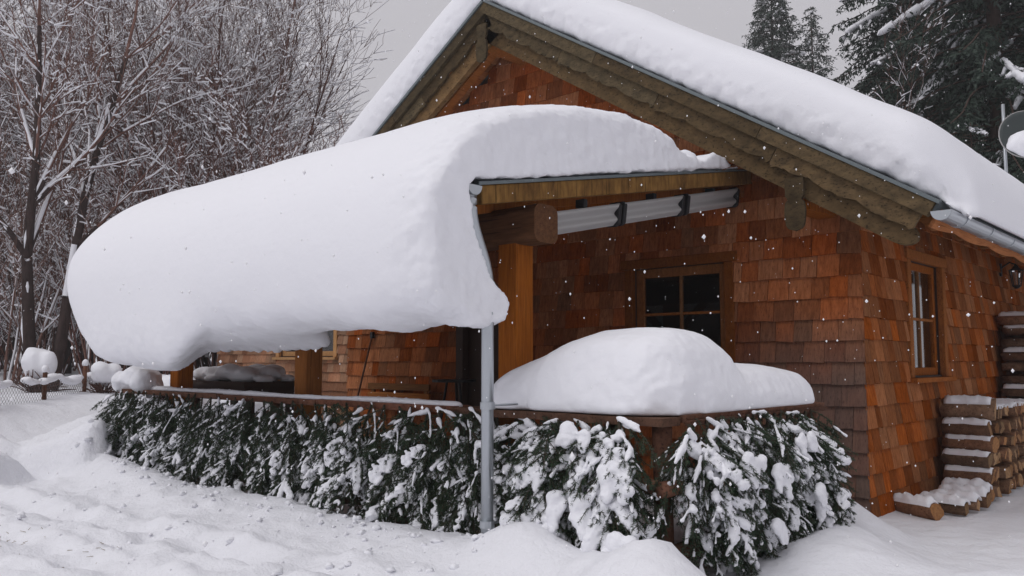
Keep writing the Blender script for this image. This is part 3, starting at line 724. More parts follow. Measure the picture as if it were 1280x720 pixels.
# ------------------------------------------------------------------ great curled slab of snow on the porch roof
def slab():
    outer = [(-.30, 3.67), (-.62, 3.69), (-.95, 3.66), (-1.30, 3.56), (-1.62, 3.70), (-1.95, 3.87), (-2.45, 3.90), (-3.05, 3.84), (-3.6, 3.71), (-4.12, 3.54), (-4.54, 3.28), (-4.82, 2.94), (-4.94, 2.55), (-4.93, 2.18), (-4.82, 1.93), (-4.52, 1.85)]
    tip = [(-4.20, 1.86), (-4.08, 1.95), (-4.10, 2.06)]
    inner = [(-4.25, 2.20), (-4.38, 2.42), (-4.455, 2.66), (-4.47, 2.82), (-4.38, 2.90), (-4.20, 2.925)]
    outerL = outer[:-2] + [(-4.82, 1.93), (-4.58, 1.83)]
    tipL = [(-4.02, 1.76), (-3.80, 1.70), (-3.76, 1.78)]
    innerL = [(-3.92, 1.92), (-4.22, 2.20), (-4.42, 2.60), (-4.47, 2.82), (-4.38, 2.90), (-4.20, 2.925)]
    roofp = [(yv, proof(yv) + .022) for yv in (-3.4, -2.4, -1.4, -.7, -.3)]
    A = catmull([Vector((a, b, 0)) for a, b in outer + tip + inner + roofp], 5)
    B = catmull([Vector((a, b, 0)) for a, b in outerL + tipL + innerL + roofp], 5)
    n = len(A); no = 5 * 15
    x0, x1 = -1.15, -7.75; ns = 150
    Vv = []; 
    st = []
    for k in range(ns + 1):
        f = k / ns; st.append(x0 + (x1 - x0) * (f + .055 * (math.sin(2 * math.pi * f) * -1)))
    spine = [Vector(p) for p in ((-.3, 3.68, 0), (-3.4, 3.30, 0), (-4.3, 3.08, 0), (-4.64, 2.72, 0), (-4.55, 2.25, 0), (-4.3, 2.0, 0))]
    def near(p):
        best = None
        for a, b in zip(spine, spine[1:]):
            t = max(0, min(1, (p - a).dot(b - a) / (b - a).length_squared)); q = a + (b - a) * t
            if best is None or (p - q).length < best[0]: best = ((p - q).length, q)
        return best[1]
    for k, x in enumerate(st):
        wl = sstep(-3.45, -3.8, x + .12 * fbm(x * 4, 1)) * (1 - sstep(-6.1, -6.5, x))
        dr = x0 - x; dl = x - x1
        kr = .60 + .40 * math.sqrt(max(0, 1 - (1 - min(1, dr / .75)) ** 2))
        e = min(1, dl / 1.0); kl = .12 + .88 * math.sqrt(max(0, 1 - (1 - e) ** 2))
        for i_ in range(n):
            p = A[i_].lerp(B[i_], wl); isout = i_ <= no
            low = sstep(2.5, 1.9, p.y); thr = -4.3 - max(0, p.x + 4.85) * 2.0; droop = .30 * sstep(thr + .35, thr - .6, x)
            p = Vector((p.x, p.y - droop * low, 0))
            # gentle swelling of the surface and uneven lower lip
            q = near(p); d = p - q
            if isout:
                sw = 1 + .06 * fbm(x * .55, i_ * .03, 3)
                p = q + d * sw * kr
            lip = sstep(2.15, 1.85, p.y + droop * low)
            p.y += lip * (.045 * fbm(x * 2.2, 7) + .02 * fbm(x * 7, 2) + .010 * fbm(x * 22, i_ * .6, 5))
            if wl > .5 and no - 2 < i_ < no + 22: p.y += .022 * math.sin(x * 37 + 1.5 * fbm(x * 3, 4))
            # left end rounds off
            if kl < 1:
                c = q.lerp(Vector((-4.5, 2.75, 0)), .55 * (1 - kl) if p.x < -4.2 else 0)
                if p.x > -4.2 and not isout: c = p
                p = c + (p - c) * kl
            xx = x + (.05 * fbm(p.x * 2.2, p.y * 2.2, 9)) * (1 - sstep(0, .5, dr)) * sstep(0, .12, dr)
            # crumbled right end towards the wall
            if p.x > -2.0 and isout: 
                g = sstep(-2.0, -.9, p.x) * (1 - sstep(0, 1.5, dr)); p.y += g * .10 * fbm(x * 2.0, p.x * 2.6, 12)
            xx += .52 * sstep(2.5, 1.55, p.y) * (1 - sstep(0, 2.4, dl)) + .25 * sstep(2.9, 3.7, p.y) * (1 - sstep(0, 1.6, dl)) * (1 if p.x < -4 else 0)
            Vv.append((xx, p.x, p.y))
    F = []
    for k in range(ns):
        for i_ in range(n):
            j = (i_ + 1) % n; F.append((k * n + i_, k * n + j, (k + 1) * n + j, (k + 1) * n + i_))
    m = MB(); m.v = Vv; m.f = F
    me0 = m.mesh('porch_snow')
    bm = bmesh.new(); bm.from_mesh(me0)
    bmesh.ops.holes_fill(bm, edges=[e for e in bm.edges if e.is_boundary], sides=0)
    bmesh.ops.triangulate(bm, faces=[f for f in bm.faces if len(f.verts) > 4]); bmesh.ops.recalc_face_normals(bm, faces=bm.faces); bm.to_mesh(me0); bm.free()
    # crumbled lumps beside the wall end
    lm = MB(); rr = random.Random(6)
    for (lx, ly, lr) in ((-1.34, -1.55, .15), (-1.30, -1.36, .13), (-1.42, -1.15, .11), (-1.36, -1.75, .17), (-1.32, -.92, .09), (-1.5, -.75, .08), (-1.7, -1.3, .16)):
        lm.blob((lx, ly, proof(ly) + lr * .75), (lr * 1.1, lr * 1.2, lr), int(lr * 99), 3, .3)
    bm = bmesh.new(); bm.from_mesh(me0); bm.from_mesh(lm.mesh('l')); bm.to_mesh(me0); bm.free()
    r_ = remesh(me0, .024, 2, SNOW)
    nrm = [v.normal.copy() for v in r_.vertices]
    for v, nn in zip(r_.vertices, nrm):
        c = v.co; e = 1 - sstep(0, .55, -1.15 - c.x); lo = sstep(2.2, 1.9, c.z)
        k = .0012 + .014 * e + .005 * lo
        v.co = c + nn * k * (fbm(c.x * 7, c.y * 7, c.z * 7, 3) + .6 * fbm(c.x * 20, c.y * 20, c.z * 26, 2))
    return r_
tag(link('porch_snow', slab()), 'huge curled slab of snow hanging over the porch roof\'s edge', 'snow')

# ------------------------------------------------------------------ railing with shelf, snow heap
rail = base_empty('porch_railing', -3.5, -3.8, .2)
tag(rail, 'rustic porch railing of peeled logs and rough boards round the terrace', 'railing')
def RL(mb, name, mat, **k): return reparent(mb.build(name, mat, None, **k), rail)
def rough_board(a, b, wd, th, seed, along='x'):
    """waney-edged board between two ends"""
    m = MB(); n = 12; a = Vector(a); b = Vector(b); t = (b - a).normalized(); s = t.cross(Vector((0, 0, 1)))
    for k in range(n + 1):
        c = a.lerp(b, k / n); w0 = wd / 2 + .018 * fbm(k * .7, seed); w1 = wd / 2 + .018 * fbm(k * .7, seed + 9); dz = .006 * fbm(k * .5, seed + 4)
        for (o_, z) in ((-w0, 0), (w1, 0), (w1 - .015, -th), (-w0 + .015, -th)): m.v.append(tuple(c + s * o_ + Vector((0, 0, z + dz))))
    for k in range(n):
        for q in range(4): m.f.append((k * 4 + q, k * 4 + (q + 1) % 4, (k + 1) * 4 + (q + 1) % 4, (k + 1) * 4 + q))
    m.f += [(3, 2, 1, 0), tuple(n * 4 + q for q in range(4))]
    return m
RZT = 1.225
xb = [.06, -1.9, -3.75, -5.6, -8.2]
for k in range(4): RL(rough_board((xb[k], -3.83, RZT + .006 * (k % 2)), (xb[k + 1], -3.83 + .01 * k, RZT + .006 * (k % 2)), .24, .055, k * 3), 'rail_board', BARK)
RL(rough_board((-.03, -3.7, RZT + .012), (-.03, -1.42, RZT + .012), .26, .05, 31), 'rail_board', BARK)
RL(rough_board((.11, -3.72, RZT - .02), (.10, -1.46, RZT - .02), .06, .035, 37), 'rail_board', BARK)
for k in range(5): RL(rough_board((-.17 - k * .26, -3.69, RZT - .008), (-.17 - k * .26, -2.55, RZT - .008), .25, .035, 50 + k), 'shelf_board', BARK)
for (px, py) in ((-.02, -3.82), (-.9, -3.82), (-2.6, -3.82), (-4.6, -3.82), (-6.4, -3.82), (-8.1, -3.82), (-.02, -2.65), (-.02, -1.5), (-1.3, -2.6)):
    m = MB(); m.tube([(px, py, -.05), (px + .005, py, .4), (px, py + .004, .8), (px, py, RZT - .06)], [.068, .064, .062, .066], 10, wob=.04, seed=int(px * 10)); RL(m, 'post', BARK, smooth=True)
for z in (.37, .79):
    for a, b in ((.04, -2.7), (-2.75, -5.5), (-5.55, -8.2)):
        m = MB(); n = 10; m.tube([(a + (b - a) * k / n, -3.90 + .01 * math.sin(k), z + .015 * math.sin(k * 1.3 + z * 5)) for k in range(n + 1)], .05, 9, wob=.06, seed=int(a * 9)); RL(m, 'rail', BARK, smooth=True)
    m = MB(); m.tube([(.07, -3.98 + k * .26, z - .01 + .01 * math.sin(k)) for k in range(11)], .055, 9, wob=.06, seed=77); RL(m, 'rail', BARK, smooth=True)

def heap():
    m = MB()
    # L-shaped heap: steep sides over the rail edge, highest over the corner shelf
    x0, x1, y0, y1 = -1.92, .13, -3.95, -1.40; st = .035
    nx = int((x1 - x0) / st); ny = int((y1 - y0) / st)
    def inside_d(x, y):
        # distance to the edge of the L (shelf 1.45 x 1.35, arm along the side rail, tongue along the front rail)
        def rd(a, b, c, d):
            r_ = min(.42, (b - a) * .45, (d - c) * .45); qx = abs(x - (a + b) / 2) - (b - a) / 2 + r_; qy = abs(y - (c + d) / 2) - (d - c) / 2 + r_
            return -(math.hypot(max(qx, 0), max(qy, 0)) + min(max(qx, qy), 0) - r_)
        return max(rd(-1.45, .125, -3.96, -2.45), rd(-.62, .125, -3.9, -1.40), rd(-1.80, -.5, -3.955, -3.0))
    H = {}
    for i_ in range(nx + 1):
        for j in range(ny + 1):
            x = x0 + i_ * st; y = y0 + j * st; d = inside_d(x, y) + .02 * fbm(x * 4, y * 4, 1)
            if d <= 0: continue
            A_ = .60 * math.exp(-(((x + .40) / .64) ** 4 + ((y + 3.30) / .56) ** 4) * .6)
            A_ = max(A_, .34 * (1 - .12 * sstep(-2.3, -1.6, y)) if x > -.7 else 0)
            A_ = max(A_, (.10 + .46 * max(0, min(1, (x + 1.85) / 1.15)) ** .8) * (1 - sstep(-3.15, -2.55, y))) if y < -2.45 else A_
            e = min(1, d / .36); prof = math.sqrt(max(0, 1 - (1 - e) ** 2))
            h = A_ * (.22 * min(1, e * 3) + .78 * prof) + .012 * fbm(x * 3, y * 3, 2)
            H[(i_, j)] = max(.02, h)
    top = {}; bot = {}
    for (i_, j), h in H.items():
        x = x0 + i_ * st; y = y0 + j * st
        top[(i_, j)] = len(m.v); m.v.append((x, y, RZT + .01 + h)); bot[(i_, j)] = len(m.v); m.v.append((x, y, RZT + .004 - .02 * 0))
    for (i_, j) in H:
        c = [(i_, j), (i_ + 1, j), (i_ + 1, j + 1), (i_, j + 1)]
        if all(q in H for q in c):
            m.f.append(tuple(top[q] for q in c)); m.f.append(tuple(bot[q] for q in c[::-1]))
    me0 = m.mesh('t'); bm = bmesh.new(); bm.from_mesh(me0)
    # close the rim
    be = [e for e in bm.edges if e.is_boundary]
    inv_b = {v: k for k, v in bot.items()}
    keys = {top[k]: bot[k] for k in H}; bm.verts.ensure_lookup_table()
    for e in be:
        a, b = e.verts[0].index, e.verts[1].index
        if a in keys and b in keys:
            try: bm.faces.new([bm.verts[q] for q in (a, b, keys[b], keys[a])])
            except ValueError: pass
    bmesh.ops.delete(bm, geom=[v for v in bm.verts if not v.link_faces], context='VERTS')
    bmesh.ops.recalc_face_normals(bm, faces=bm.faces); bm.to_mesh(me0); bm.free()
    r_ = remesh(me0, .022, 22, SNOW)
    for v in r_.vertices:
        c = v.co; f = .007 * fbm(c.x * 6, c.y * 6, c.z * 6) + .006 * fbm(c.x * 17, c.y * 17, c.z * 17)
        if c.z > RZT + .02: c.x += f; c.y -= f; c.z += f * .4
    return r_
tag(link('snow_heap', heap()), 'large car-shaped heap of snow resting on the railing\'s corner shelf', 'snow')
def strip_snow(name, pts, wd, hh, seed, mat=SNOW_SMALL, vox=.02, var=.4):
    m = MB()
    pp = catmull(pts, 16)
    for k, p in enumerate(pp):
        s_ = max(.3, .75 + var * fbm(k * .06, seed))
        if var > .5 and fbm(k * .045, seed + 3) < -.12: continue
        m.blob(p, (wd * s_, wd * s_, max(.02, hh * s_)), k + seed, 2)
    return remesh(m.mesh('t'), vox, 4, mat)
tag(link('rail_snow', strip_snow('s', [(-1.95, -3.83, RZT + .01), (-3, -3.84, RZT + .02), (-4, -3.82, RZT + .01), (-5.2, -3.81, RZT + .015), (-6.4, -3.80, RZT + .015), (-7.4, -3.79, RZT + .02)] , .085, .045, 3)), 'thin strip of snow lying along the front railing board', 'snow')
m = MB()
for k in range(16): m.blob((-7.45 - random.uniform(0, .72), -3.8 + random.uniform(-.15, .2), RZT + random.uniform(.0, .22)), random.uniform(.07, .15), k, 2, .4)
m.blob((-7.86, -3.75, RZT + .14), (.36, .2, .2), 5, 3, .4)
tag(link('rail_end_snow', remesh(m.mesh('t'), .025, 5, SNOW_SMALL)), 'lumpy pile of snow on the railing\'s far end beside the third post', 'snow')

# ------------------------------------------------------------------ fir boughs leaning on the railing
def fir_bough(seed, L_=1.25, heavy=1.0):
    """cut end up at the origin, tip hanging down towards -z and out to -y; returns (wood mesh, needle mesh, snow mesh)"""
    rr = random.Random(seed); rnp = np.random.default_rng(seed)
    segs = []; twigs = []
    def stem(t): return Vector((.10 * math.sin(t * 2.2 + seed) * t, -.02 - .26 * t ** 1.5, -L_ * t))
    N_ = 14; pts = [stem(k / N_) for k in range(N_ + 1)]
    for k in range(N_): segs.append((pts[k], pts[k + 1], .013 * (1 - .75 * k / N_), .013 * (1 - .75 * (k + 1) / N_)))
    for k in range(26):
        t = .0 + .97 * (k + rr.random() * .6) / 26; p = stem(t); sd = -1 if k % 2 else 1
        ln = (.42 * (1 - t) + .12) * rr.uniform(.75, 1.15)
        d = Vector((sd * rr.uniform(.55, .95), -rr.uniform(.1, .75), -rr.uniform(.2, .85) + (.2 if t < .2 else 0))).normalized()
        q = p; 
        path_ = [p]
        for s_ in range(4):
            d = (d + Vector((0, 0, -.24)) + Vector((rr.uniform(-.2, .2), rr.uniform(-.2, .2), 0))).normalized(); q = q + d * ln / 4; path_.append(q)
        twigs.append(path_)
        for s_ in range(4): segs.append((path_[s_], path_[s_ + 1], .005, .004))
        for s_ in (1, 2, 3):            # side sprays
            for s2 in (-1, 1):
                d2 = (d + d.cross(Vector((.2, .3, 1))).normalized() * s2 * rr.uniform(.6, 1.0) + Vector((0, 0, -.2))).normalized()
                a = path_[s_]; b = a + d2 * ln * rr.uniform(.22, .42); twigs.append([a, a.lerp(b, .5), b]); segs.append((a, b, .0035, .0025))
    p0 = np.array([s_[0] for s_ in segs]); p1 = np.array([s_[1] for s_ in segs])
    Vw, Fw = seg_tubes(p0, p1, np.array([s_[2] for s_ in segs]), np.array([s_[3] for s_ in segs]), 4)
    # needles: narrow blades all round each twig
    a = []; b = []
    for tw in twigs + [pts]:
        for u_, v_ in zip(tw, tw[1:]): a.append(u_); b.append(v_)
    a = np.array(a); b = np.array(b); ln = np.linalg.norm(b - a, axis=1); cnt = np.maximum(3, (ln / .0036).astype(int))
    idx = np.repeat(np.arange(len(a)), cnt); t = rnp.random(len(idx))[:, None]
    base = a[idx] * (1 - t) + b[idx] * t; ax = unit(b - a)[idx]
    rd = unit(rnp.normal(size=(len(idx), 3))); rd = unit(rd - ax * (rd * ax).sum(1, keepdims=True))
    dr_ = unit(ax * .75 + rd); tip_ = base + dr_ * rnp.uniform(.018, .030, (len(idx), 1)); sdv = np.cross(dr_, unit(rnp.normal(size=dr_.shape))); sdv = unit(sdv) * .0026
    V_ = np.stack([base - sdv, base + sdv, tip_ + sdv * .5, tip_ - sdv * .5], 1).reshape(-1, 3)
    F_ = (np.arange(len(idx)) * 4)[:, None] + np.arange(4)[None]
    # snow: thin loads along some twigs, and pads bridging neighbouring twigs with drooping fingers
    m = MB(); c = 0; main = [tw for tw in twigs if len(tw) == 5]
    def line(tw, r0, upto=1.0):
        nonlocal c
        L2 = sum((q - p).length for p, q in zip(tw, tw[1:])); n_ = max(3, int(L2 / (r0 * .55)))
        for q in range(int(n_ * upto) + 1):
            t = q / n_ * (len(tw) - 1); k = min(len(tw) - 2, int(t)); p = tw[k].lerp(tw[k + 1], t - k); g = (.72 + 1.15 * noise.noise(p * 11 + Vector((seed, 0, 0)))) * (1 - .25 * q / n_)
            if g < .38: continue
            m.blob((p.x, p.y - r0 * .35, p.z + r0 * .45), (r0 * g * 1.15, r0 * g * .85, r0 * g * .8), c, 1, .4); c += 1
    for tw in main:
        if rr.random() < min(.3, .13 * heavy): line(tw, rr.uniform(.014, .034), rr.uniform(.35, 1))
    for tw in twigs:
        if len(tw) == 3 and rr.random() < min(.16, .09 * heavy): line(tw, rr.uniform(.012, .024))
    for k in range(round(1.45 * heavy)):
        j = rr.randrange(2, len(main) - 4); grp = main[j:j + rr.choice((2, 4))]; r0 = rr.uniform(.022, .046) * min(1.35, .75 + .2 * heavy)
        for tw in grp[::2]: line(tw, r0 * rr.uniform(.8, 1.15), rr.uniform(.7, 1))
        if len(grp) > 2:
            a_, b_ = grp[0], grp[2]
            for q in range(1, 5):
                for f in (.3, .6): p = a_[q].lerp(b_[q], f); m.blob((p.x, p.y - .012, p.z + .012), (r0 * 1.2, r0 * .8, r0 * 1.1), c, 1); c += 1
    sm_ = remesh(m.mesh('t'), .0085, 2, SNOW_SMALL)
    return np_mesh('stem', Vw, Fw, TWIG), np_mesh('needles', V_, F_, NEEDLE), sm_
BOUGH_L = [fir_bough(s_, 1.18, 2.1) for s_ in range(1, 10)]
BOUGH_H = [fir_bough(s_, 1.12, 4.2) for s_ in range(21, 26)]
def put_bough(x, y, z, rz, tilt_, sc, var, label, group):
    e = empty('fir_bough', (x, y, z)); e.rotation_euler = (tilt_[0], tilt_[1], rz); e.scale = (sc, sc, sc)
    tag(e, label, 'fir bough', group)
    for nm, me in zip(('stem', 'needles', 'snow'), var):
        o = link(nm, me, None, e)
        if nm != 'stem': o['kind'] = 'stuff'
rb = random.Random(5)
RW = ('upper fir bough', 'middle fir bough', 'low fir bough')
def bay(x): return 'by the downpipe' if x > -2.2 else ('right of the middle porch post' if x > -4.5 else ('left of the middle porch post' if x > -6.3 else 'near its far end'))
n = 138
for k in range(n):
    x = -8.12 + 8.05 * (k + rb.uniform(-.35, .35)) / n
    heavy = x > -1.15
    if x > -.13: continue
    row = k % 3; nearp = abs(x + 1.2) < .33
    put_bough(x, (-3.86 if nearp else -3.93 - (.02, .09, .05)[row]), (1.225, 1.08, .84)[row] + rb.uniform(-.04, .0), rb.uniform(-.35, .35), (rb.uniform(-.14, .14) + (.16 if nearp else 0), rb.uniform(-.55, .55)), rb.uniform(.70, .98) * (1, .82, .66)[row], rb.choice(BOUGH_H if heavy else BOUGH_L),
              '%s heavily loaded with snow, on the front railing beside the corner post' % RW[row] if heavy else 'snow-dusted %s on the front railing, %s' % (RW[row], bay(x)),
              'boughs by the railing corner' if heavy else 'boughs along the front railing')
for k in range(26):     # closing the corner and the stretch beside the downpipe
    x = -1.1 + .88 * (k + rb.uniform(-.4, .4)) / 26; row = k % 3
    put_bough(x, -3.90 - .05 * row, (1.20, 1.10, .92)[row], rb.uniform(-.6, .6), (rb.uniform(-.05, .2), rb.uniform(-.7, .7)), rb.uniform(.6, .9) * (1, .85, .75)[row], rb.choice(BOUGH_L if k % 2 else BOUGH_H),
              '%s heavily loaded with snow, on the front railing beside the corner post' % RW[row], 'boughs by the railing corner')
n = 52
for k in range(n):
    y = -3.74 + 1.97 * (k + rb.uniform(-.3, .3)) / n; row = k % 3
    put_bough(.10 + (.02, .10, .06)[row], y, (1.225, 1.08, .84)[row] + rb.uniform(-.04, .0), R(90) + rb.uniform(-.35, .35), (rb.uniform(-.06, .18), rb.uniform(-.45, .45)), rb.uniform(.70, .95) * (1, .85, .68)[row], rb.choice(BOUGH_H if k % 5 < 3 else BOUGH_L),
              '%s with fat snow clumps, on the side railing %s' % (RW[row], 'by the corner post' if y < -3.0 else ('at its middle' if y < -2.2 else 'at its house end')), 'boughs on the side railing')
# big pads of snow bridging the boughs near the corner post, with drooping fingers
PADS = (((-.15, -4.13, .84), .17, 'square pad of snow caught on boughs before the corner post'),
        ((-.50, -4.10, 1.09), .14, 'rounded pad of snow just under the railing board, left of the corner post'),
        ((-.52, -4.20, .66), .16, 'sloping pad of snow on boughs between corner post and downpipe'),
        ((-.10, -4.22, .45), .15, 'low pad of snow at the foot of the corner post'),
        ((-.86, -4.14, .82), .13, 'finger-shaped pad of snow on boughs beside the downpipe'),
        ((-.95, -4.20, .50), .12, 'low pad of snow on boughs beside the downpipe foot'),
        ((.34, -3.30, .90), .13, 'pad of snow on the side boughs next to the corner post'),
        ((.36, -2.85, .78), .14, 'pad of snow on the middle side boughs'),
        ((.34, -2.45, .98), .12, 'high pad of snow on the side boughs under the railing board'),
        ((.40, -2.30, .60), .12, 'low pad of snow on the side boughs toward the house'),
        ((.40, -3.05, .45), .11, 'low pad of snow on the side boughs over the bottom rail'))
for k, (p, r_, lab) in enumerate(PADS):
    m = MB(); rr = random.Random(k + 3); sdx = p[0] > .2; c = 0
    for fgr in range(rr.choice((4, 5, 6))):
        o_ = rr.uniform(-1, 1) * r_; st0 = Vector((p[0], p[1], p[2])) + (Vector((.02, o_, rr.uniform(.0, .5) * r_)) if sdx else Vector((o_, -.02, rr.uniform(.0, .5) * r_)))
        dn = (Vector((.35, rr.uniform(-.5, .5), -1)) if sdx else Vector((rr.uniform(-.5, .5), -.35, -1))).normalized(); ln = r_ * rr.uniform(.4, 1.15)
        for q in range(9):
            f = q / 8; c += 1; w_ = r_ * (.40 - .20 * f) * rr.uniform(.85, 1.15); x_ = st0 + dn * ln * f + Vector((0, 0, -.10 * r_ * f * f))
            m.blob(x_, (w_ * (.6 if sdx else 1.1), w_ * (1.1 if sdx else .6), w_ * .75), c, 2, .5)
    me = remesh(m.mesh('t'), .012, 2, SNOW_SMALL)
    for v in me.vertices: q = v.co; v.co = q + v.normal * (.012 * fbm(q.x * 16, q.y * 16, q.z * 16))
    tag(link('snow_pad', me), lab, 'snow')

# ------------------------------------------------------------------ things on the porch
tb = base_empty('garden_table', -7.1, -2.8, .16)
tag(tb, 'dark low table on the porch under a thick pad of snow', 'table')
mb = MB(); mb.ab((-7.95, -3.2, 1.27), (-6.3, -2.4, 1.33)); reparent(mb.build('table_top', DARKW), tb)
mb = MB(); mb.ab((-7.85, -3.15, 1.10), (-6.37, -3.10, 1.269)); mb.ab((-6.42, -3.09, 1.10), (-6.37, -2.5, 1.269)); reparent(mb.build('apron', DARKW), tb)
for x in (-7.80, -6.43):
    for y in (-3.04, -2.48): mb = MB(); mb.ab((x - .04, y - .04, .16), (x + .04, y + .04, 1.269)); reparent(mb.build('leg', DARKW), tb)
m = MB()
for k in range(26): m.blob((random.uniform(-7.75, -6.6), random.uniform(-3.05, -2.5), 1.42 + random.uniform(-.02, .04)), (random.uniform(.14, .24), .16, .1), k)
for k in range(10): m.blob((random.uniform(-7.85, -6.35), random.uniform(-3.1, -2.5), 1.36), (.12, .1, .06), k)
tag(link('table_snow', remesh(m.mesh('t'), .025, 6, SNOW_SMALL)), 'thick pad of snow on the dark porch table', 'snow')
bn = base_empty('wooden_bench', -7.0, -.35, .16)
tag(bn, 'brown slatted bench standing against the cabin\'s front wall', 'bench')
for z in (.86, 1.0, 1.14):
    mb = MB(); mb.ab((-7.75, -.20, z), (-6.3, -.165, z + .10)); reparent(mb.build('back_slat', TIMBER_H, bevel=.004), bn)
for k in range(4): mb = MB(); mb.ab((-7.75, -.64 + k * .11, .60), (-6.3, -.55 + k * .11, .635)); reparent(mb.build('seat_slat', TIMBER_H), bn)
for x in (-7.65, -6.4):
    for y, z in ((-.60, .599), (-.15, 1.22)): mb = MB(); mb.ab((x - .03, y - .03, .16), (x + .03, y + .012, z)); reparent(mb.build('leg', TIMBER_H), bn)
rk = base_empty('rake', -7.9, -.4, .16)
tag(rk, 'long-handled rake leaning on the cabin\'s front wall', 'rake')
mb = MB(); mb.tube([(-8.02, -.42, .18), (-7.82, -.07, 1.98)], .016, 8); reparent(mb.build('handle', BARK, smooth=True), rk)
mb = MB(); mb.box((-7.815, -.07, 2.0), (.06, .045, .10)); reparent(mb.build('grip', BLACK), rk)
mb = MB(); mb.box((-8.02, -.42, .2), (.36, .03, .04))
for k in range(9): mb.tube([(-8.18 + k * .04, -.42, .2), (-8.18 + k * .04, -.47, .165)], .004, 4)
reparent(mb.build('head', BLACK), rk)
st_ = base_empty('side_table', -5.4, -.7, .16)
tag(st_, 'dark small stand beside the front door, behind the downpipe', 'stand')
mb = MB(); mb.tube([(-5.35, -.6, 1.30), (-5.35, -.6, 1.335)], .30, 20); reparent(mb.build('top', BLACK), st_)
for k in range(3):
    a = k * 2.1; mb = MB(); mb.tube([(-5.35 + .1 * math.cos(a), -.6 + .1 * math.sin(a), 1.30), (-5.35 + .28 * math.cos(a), -.6 + .28 * math.sin(a), .16)], .018, 6); reparent(mb.build('leg', BLACK), st_)

# ------------------------------------------------------------------ annex beyond the cabin's left corner
ann = base_empty('annex', -12.5, 3.5, 0)
tag(ann, 'pale shingled annex with a light wooden window, beyond the cabin\'s far corner', 'annex')
AY = 1.5; AW = (-12.95, -10.98, 1.68, 2.40)
mb = MB()
for (a, b, c, d) in wall_cells(-15.6, -8.6, -.1, 3.0, [AW]): mb.ab((a, AY, c), (b, AY + .18, d))
aw = reparent(mb.build('wall', DARKW), ann)
mb = MB(); mb.ab((-15.6, AY + .18, -.1), (-15.42, AY + 4, 3.0)); reparent(mb.build('wall', DARKW), ann)
mb = MB(); mb.ab((-15.4, AY + .9, 0), (-8.6, AY + 1.0, 3)); reparent(mb.build('room_partition', ROOM), ann)
mb = MB(); mb.prism([(AY - .5, 2.98), (AY + 4.4, 3.9), (AY + 4.4, 4.0), (AY - .5, 3.08)], yz, -15.9, -8.55); reparent(mb.build('roof', METAL_D), ann)
m = MB(); m.prism([(AY - .5, 3.09), (AY - .55, 3.35), (AY - .3, 3.55), (AY + 4.4, 4.45), (AY + 4.4, 4.01)], yz, -15.9, -8.56); reparent(link('snow', remesh(m.mesh('t'), .08, 8, SNOW)), ann)
am_ = shingle_mesh('a', SH_A, .185)
ak = [(AW[0] - .10, AW[1] + .10, AW[2] - .07, AW[3] + .10)]
AS = [s for s in lay_shingles(-15.6, -8.6, .06, 2.95, .185, ak, .13, .25, 9)]
AS.sort(key=lambda s: 0 if (1.05 < s[1] < 2.35 and -15.6 < s[0] < -10.2) else 1)
rv = []; rf = []
for k, (x, z, wd, v, r, hf) in enumerate(AS):
    M = Matrix.Translation((x, AY - .025, z)) @ Matrix.Rotation(r, 4, 'Y') @ Matrix.Rotation(-math.atan(.021 / .185), 4, 'X') @ Matrix.Diagonal((wd, 1, hf, 1)); me = am_[v]
    if k < 300: o = link('shingle', me, None, aw); o.matrix_local = M
    else:
        q0 = len(rv); rv += [tuple(M @ vv.co) for vv in me.vertices]; rf += [tuple(q0 + q for q in p.vertices) for p in me.polygons]
mb = MB(); mb.v = rv; mb.f = rf; o = mb.build('shingle_remainder', SH_A); tag(o, kind='stuff'); reparent(o, ann)
window('window', lambda a, o, z: (a, AY - o, z), *AW, 3, 1, ann, FRAME_L, sash=.10)

# ------------------------------------------------------------------ firewood along the side wall
def log_mesh(seed, L_, r0, split):
    rr = random.Random(seed); m = MB(); n = 12 if not split else rr.choice((4, 5, 6))
    prof = []
    for k in range(n):
        a = 2 * math.pi * k / n + rr.uniform(-.1, .1)
        q = r0 * (rr.uniform(.93, 1.06) if not split else rr.uniform(.62, 1.22)); prof.append((q * math.cos(a), q * math.sin(a)))
    b = 0
    for k in range(5):
        x = -L_ / 2 + L_ * k / 4; s_ = 1 + rr.uniform(-.05, .05)
        for p in prof: m.v.append((x + (rr.uniform(-.016, .016) + p[1] * .12 * (seed % 3 - 1) if k in (0, 4) else 0), p[0] * s_ * rr.uniform(.93, 1.05), p[1] * s_ * rr.uniform(.93, 1.05)))
    for k in range(4):
        for q in range(n): m.f.append((k * n + q, k * n + (q + 1) % n, (k + 1) * n + (q + 1) % n, (k + 1) * n + q))
    m.f += [tuple(range(n))[::-1], tuple(4 * n + q for q in range(n))]
    me = m.mesh('log', LOGW, True); me.materials.append(LOGE)
    for p in me.polygons:
        if abs(p.normal.x) > .8: p.material_index = 1; p.use_smooth = False
    return me
LOGS = [log_mesh(k, .50, .085, k % 3 > 0) for k in range(8)]
